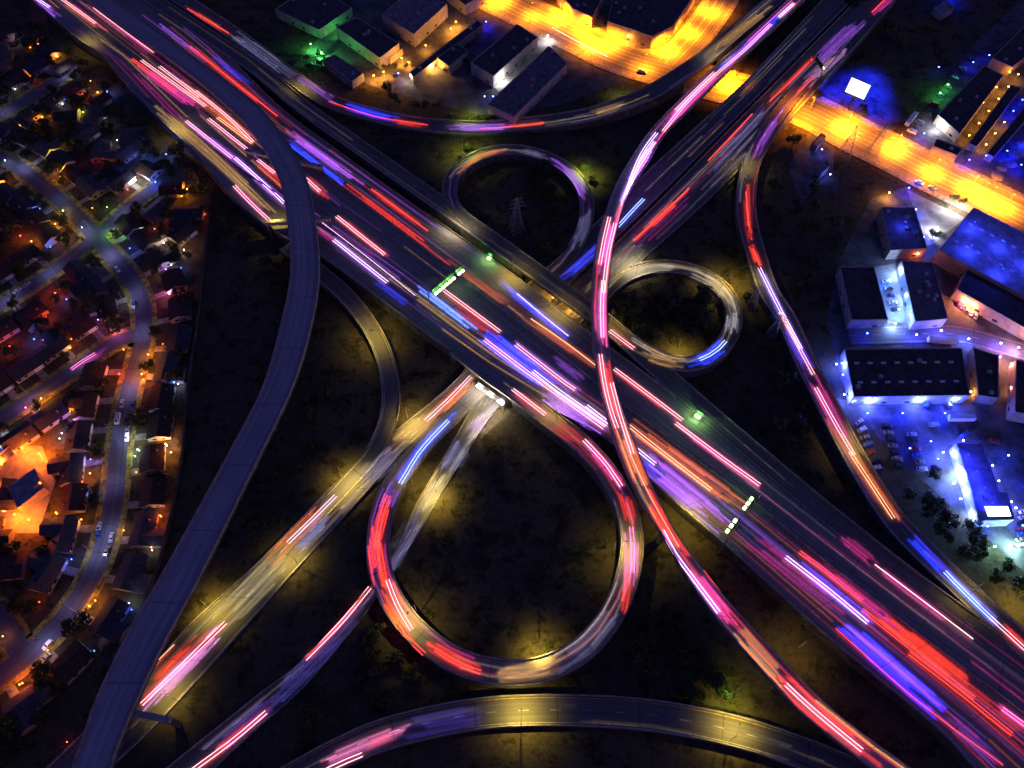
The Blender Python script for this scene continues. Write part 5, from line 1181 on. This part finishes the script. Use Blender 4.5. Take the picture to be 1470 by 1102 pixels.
# orange floodlit compound at the left edge
building([(12,700),(50,672),(64,700),(26,730)], 5, 'flat roofed hall in the blazing orange compound at the left edge', 'blue', 'tan', 1, name='hall', cat='hall', lit='warm')
building([(-20,668),(14,640),(22,652),(-12,684)], 4, 'low shed at the top of the orange compound at the left edge', 'grey', 'tan', 0, name='shed', cat='shed')
yard([(-30,640),(60,640),(80,690),(55,765),(-30,765)], slab_m, .045)
for i, (x, y) in enumerate([(8,668),(64,658),(40,650),(4,705),(30,745),(66,700),(50,752)]): ind_lamp(x, y, (1,.15,.006), 7500 if i < 5 else 4000, '%s floodlight from the top in the orange compound at the left edge' % ords[[2,1,0,3,5,4,6][i]], h=5)
# boundary wall of the residential quarter
bw = MB(); pl = smooth([W(p, 0) for p in [(305,278),(300,330),(292,400),(284,470),(270,560),(262,660),(240,770),(212,860),(170,940)]], step=6)
for i in range(len(pl)-1):
    t = pl[i+1]-pl[i]; nr = np.array([-t[1], t[0], 0]); nr /= np.linalg.norm(nr); nr *= .15; H = np.array([0,0,2.6])
    bw.face([pl[i]-nr, pl[i+1]-nr, pl[i+1]-nr+H, pl[i]-nr+H]); bw.face([pl[i+1]+nr, pl[i]+nr, pl[i]+nr+H, pl[i+1]+nr+H]); bw.face([pl[i]-nr+H, pl[i+1]-nr+H, pl[i+1]+nr+H, pl[i]+nr+H])
tag(bw.build('boundary_wall', M['wallc']), 'long block boundary wall between the houses and the dark field', 'wall')

# ------------------------------------------------------------------ trees
def crown_mesh(seed, R, Hh, nl, m, tall=1.0):
    rr = random.Random(seed); mb = MB()
    cl = [(0, 0, Hh*.62, R*.62)]
    for i in range(rr.randint(7, 11)):
        a = rr.uniform(0, 6.283); d = R*rr.uniform(.35, .8); cl.append((d*math.cos(a), d*math.sin(a), Hh*rr.uniform(.42, .85), R*rr.uniform(.28, .5)))
    for i in range(nl):
        cx, cy_, cz, cr = rr.choice(cl); v = Vector((rr.gauss(0,1), rr.gauss(0,1), rr.gauss(0,1))).normalized()*cr*rr.uniform(.55, 1.08); p = Vector((cx, cy_, cz)) + Vector((v.x, v.y, v.z*tall))
        n = (v.normalized() + Vector((rr.uniform(-.6,.6), rr.uniform(-.6,.6), rr.uniform(-.2,.9)))).normalized(); u = n.orthogonal().normalized(); w = n.cross(u); s = rr.uniform(.28, .62)
        q = rr.uniform(0, 6.28); uu = u*math.cos(q)+w*math.sin(q); ww = n.cross(uu)
        mb.face([p-uu*s, p-ww*s*.55, p+uu*s, p+ww*s*.55])
    return mb.mesh('crown', m)
TP = []
for i, (R, Hh, nl) in enumerate([(3.6,8,620),(3.0,7,520),(4.4,9.5,760),(2.4,9,460),(2.0,3.4,300),(3.2,6,520),(1.6,2.4,220)]):
    tr = MB().tube([(0,0,-.1),(.1,.05,Hh*.3),(0,.1,Hh*.62)], .28*R/3.4, 6, .10)
    for a in (0.5, 2.4, 4.4): tr.tube([(0,.03,Hh*.32),(R*.4*math.cos(a), R*.4*math.sin(a), Hh*.58)], .1, 4, .04)
    TP.append((crown_mesh(40+i, R, Hh, nl, M['leaf%d' % (i % 4)], 1.0 if i != 3 else 1.6), tr.mesh('trunk', M['bark']), R))
TREES = []
def tree(x, y, i, s, label, group, z=0, name='tree'):
    cm, tm, R = TP[i]; r = empty(name, (x, y, z), rt.uniform(0, 6.28)); r.scale = (s, s, s*rt.uniform(.85, 1.15))
    tag(r, label, name, group)
    for me, nn in ((cm, 'crown'), (tm, 'trunk')):
        o = bpy.data.objects.new(nn, me); COL.objects.link(o); o.parent = r
    TREES.append((x, y))
rt = random.Random(77)
def scatter(poly, n, label, group, kinds=(0,1,2,5), smin=.8, smax=1.3, gap=4.5, name='tree', yards=True):
    w = [tuple(G(x, y))[:2] for x, y in poly]; xs = [p[0] for p in w]; ys = [p[1] for p in w]; k = 0
    for _ in range(n*40):
        if k >= n: break
        x, y = rt.uniform(min(xs), max(xs)), rt.uniform(min(ys), max(ys))
        if not inside(w, x, y) or on_road(x, y, 3.0): continue
        if any(math.hypot(x-a, y-b) < gap for a, b in TREES) or any(math.hypot(x-a, y-b) < 8 for a, b, _ in HS): continue
        if any(inside(B, x, y) for B in BLD) or (yards and any(inside(Y, x, y) for Y in YARDS)): continue
        tree(x, y, rt.choice(kinds), rt.uniform(smin, smax), label, group, name=name); k += 1
scatter(RES, 135, 'dark garden tree standing between the houses of the residential quarter', 'garden trees among the houses', smin=.7, smax=1.4)
scatter([(115,90),(190,130),(300,260),(420,390),(400,420),(300,320),(200,210)], 24, 'dark tree in the belt below the freeway beside the houses', 'trees along the freeway bank', smin=.8)
scatter([(880,470),(900,420),(960,400),(1020,425),(1030,470),(1000,495),(930,500)], 15, 'dark tree packed inside the round right loop', 'trees inside the right loop', gap=3.5, smin=1.1, smax=1.6)
scatter([(770,240),(815,262),(828,300),(815,345),(770,370),(745,330)], 9, 'dark tree inside the upper loop right of the pylon', 'trees inside the upper loop', smin=.9)
scatter([(1000,330),(1060,340),(1100,470),(1160,600),(1250,740),(1180,700),(1080,600),(1070,450)], 15, 'dark tree on the bank left of the right ramp', 'trees left of the right ramp')
scatter([(1110,190),(1250,250),(1200,370),(1180,460),(1140,430),(1095,330)], 15, 'dark tree in the unlit strip between right ramp and workshops', 'trees right of the right ramp')
scatter([(1290,700),(1350,730),(1440,810),(1465,860),(1400,830),(1320,760)], 14, 'tree on the bank between right ramp and blue roofed office', 'trees below the blue roofed office', yards=False)
scatter([(940,870),(1020,920),(1090,1010),(1060,1030),(960,1010),(900,940)], 14, 'bush dark tree in the wedge above the bottom arc road', 'trees above the bottom arc road')
scatter([(460,900),(560,890),(640,970),(520,1040),(430,1030)], 9, 'dark tree between teardrop loop and bottom arc road', 'trees left of the bottom arc road')
scatter([(380,600),(470,560),(540,600),(430,720),(300,860),(330,740)], 9, 'dark tree on the field right of the dark flyover', 'trees right of the dark flyover')
scatter([(430,60),(520,120),(600,150),(690,170),(560,150),(430,95)], 12, 'dark tree on the bank above the top ramp', 'trees above the top ramp', yards=False, smin=.6, smax=1)
scatter([(530,100),(600,85),(650,60),(670,95),(600,125)], 9, 'orange lit tree among the small yards left of the white alley', 'trees in the orange lit yards', yards=False, smin=.5, smax=.8, gap=3)
scatter([(1060,50),(1200,-20),(1300,0),(1320,120),(1260,170),(1180,150)], 8, 'dark tree in the unlit field around the billboard', 'trees by the billboard')
for (x, y, i, s, l) in [(1236,165,2,.9,'orange lit tree at the boulevard kerb below the billboard'),(1172,143,2,.8,'orange lit tree tight beside the freeway bridge at the boulevard'),(1368,288,5,.8,'orange lit bushy tree at the car park entrance, left of two'),(1381,292,5,.7,'orange lit bushy tree at the car park entrance, right of two'),(1338,341,5,.9,'round dark tree at the lower end of the white lit car park'),(1347,338,4,1,'small brown bush beside the round car park tree'),(1335,685,2,.9,'round dark tree at the edge of the car park by the blue roofed office'),(1076,335,1,.9,'dark tree leaning over the right ramp'),(673,217,4,1.4,'green lit bush at the left shoulder of the upper loop'),(664,228,4,1.2,'lower green lit bush left of the upper loop'),(838,243,4,1.3,'green lit bush at the right shoulder of the upper loop'),(848,262,4,1.2,'lower green lit bush right of the upper loop'),(84,228,5,.7,'yellow lit garden tree by the upper avenue'),(168,340,5,.8,'bright green lit tree at the crossroads')]:
    p = G(x, y); tree(p.x, p.y, i, s, l, None)
hx = MB(); rr = random.Random(9); a, b = G(640,168), G(716,170)
for i in range(900):
    t = rr.random(); p = a.lerp(b, t) + Vector((rr.gauss(0,.5), rr.gauss(0,.9), rr.uniform(.1, 2.2 if int(t*16) % 2 else 1.6))); n = Vector((rr.gauss(0,1), rr.gauss(0,1), rr.uniform(0,1.5))).normalized(); u = n.orthogonal().normalized()*rr.uniform(.2,.45); w_ = n.cross(u)*.7
    hx.face([p-u, p-w_, p+u, p+w_])
tag(hx.build('hedge', M['leaf3']), 'yellow green lit hedge lining the far side of the top ramp', 'hedge')
# low ground cover in the loops and on the banks
def cover(polys, name, dens, m, lab=None):
    mb = MB(); rr = random.Random(len(polys)*13)
    for poly, clumps in polys:
        w = [tuple(G(x, y))[:2] for x, y in poly]; xs = [p[0] for p in w]; ys = [p[1] for p in w]
        for _ in range(clumps):
            x, y = rr.uniform(min(xs), max(xs)), rr.uniform(min(ys), max(ys))
            if not inside(w, x, y): continue
            R = rr.uniform(.7, 3.2)
            if on_road(x, y, R+.8): continue
            for k in range(int(dens*R*R)):
                a = rr.uniform(0, 6.28); d = R*math.sqrt(rr.random()); hh = rr.uniform(.1, .35+.5*R*(1-d/R)); p = Vector((x+d*math.cos(a), y+d*math.sin(a), hh)); n = Vector((rr.gauss(0,.7), rr.gauss(0,.7), 1)).normalized(); u = n.orthogonal().normalized()*rr.uniform(.2,.5); ww = n.cross(u)*.7
                mb.face([p-u, p-ww, p+u, p+ww])
    o = mb.build(name, m); tag(o, kind='stuff')
cover([([(600,690),(690,600),(800,640),(880,720),(890,830),(800,930),(680,940),(590,870)], 150), ([(660,240),(830,250),(830,340),(760,390),(670,330)], 70), ([(880,410),(1030,400),(1035,490),(920,500)], 60)], 'undergrowth', 9, M['leaf2'])
cover([([(910,760),(1080,950),(1120,1030),(950,1005),(900,900)], 110), ([(950,540),(1090,680),(1180,640),(1100,480),(1020,540)], 90), ([(440,560),(540,560),(530,640),(300,880),(300,800)], 90), ([(560,60),(700,170),(420,90)], 40),([(1040,270),(1110,420),(1240,700),(1100,600)],80),([(400,1000),(620,960),(560,1040)],50)], 'shrubbery', 9, M['leaf1'])
# yard heaps right of the storage rows
for i in range(7):
    p = G(1432+6*i, 252-7*i+rt.uniform(-4,4)); b = MB(); R = rt.uniform(3, 5)
    rings = [[(R*f*math.cos(a)*rt.uniform(.8,1.2), R*f*math.sin(a)*rt.uniform(.8,1.2), z) for a in np.linspace(0, 6.283, 11)[:-1]] for f, z in ((1,-.05),(.7,.9),(.35,1.6))]
    for q in range(2):
        for k in range(10): b.face([rings[q][k], rings[q][(k+1)%10], rings[q+1][(k+1)%10], rings[q+1][k]])
    b.face(rings[2]); o = b.build('rubble_heap', slab_m); o.location = p; tag(o, '%s rubble heap from the lower left in the blue lit yard at the right edge' % ords[i], 'heap', 'heaps in the blue lit yard')
print('objects', len(bpy.data.objects), 'glows', NG[0], 'trees', len(TREES), 'houses', len(HS), 'lights', len(bpy.data.lights))
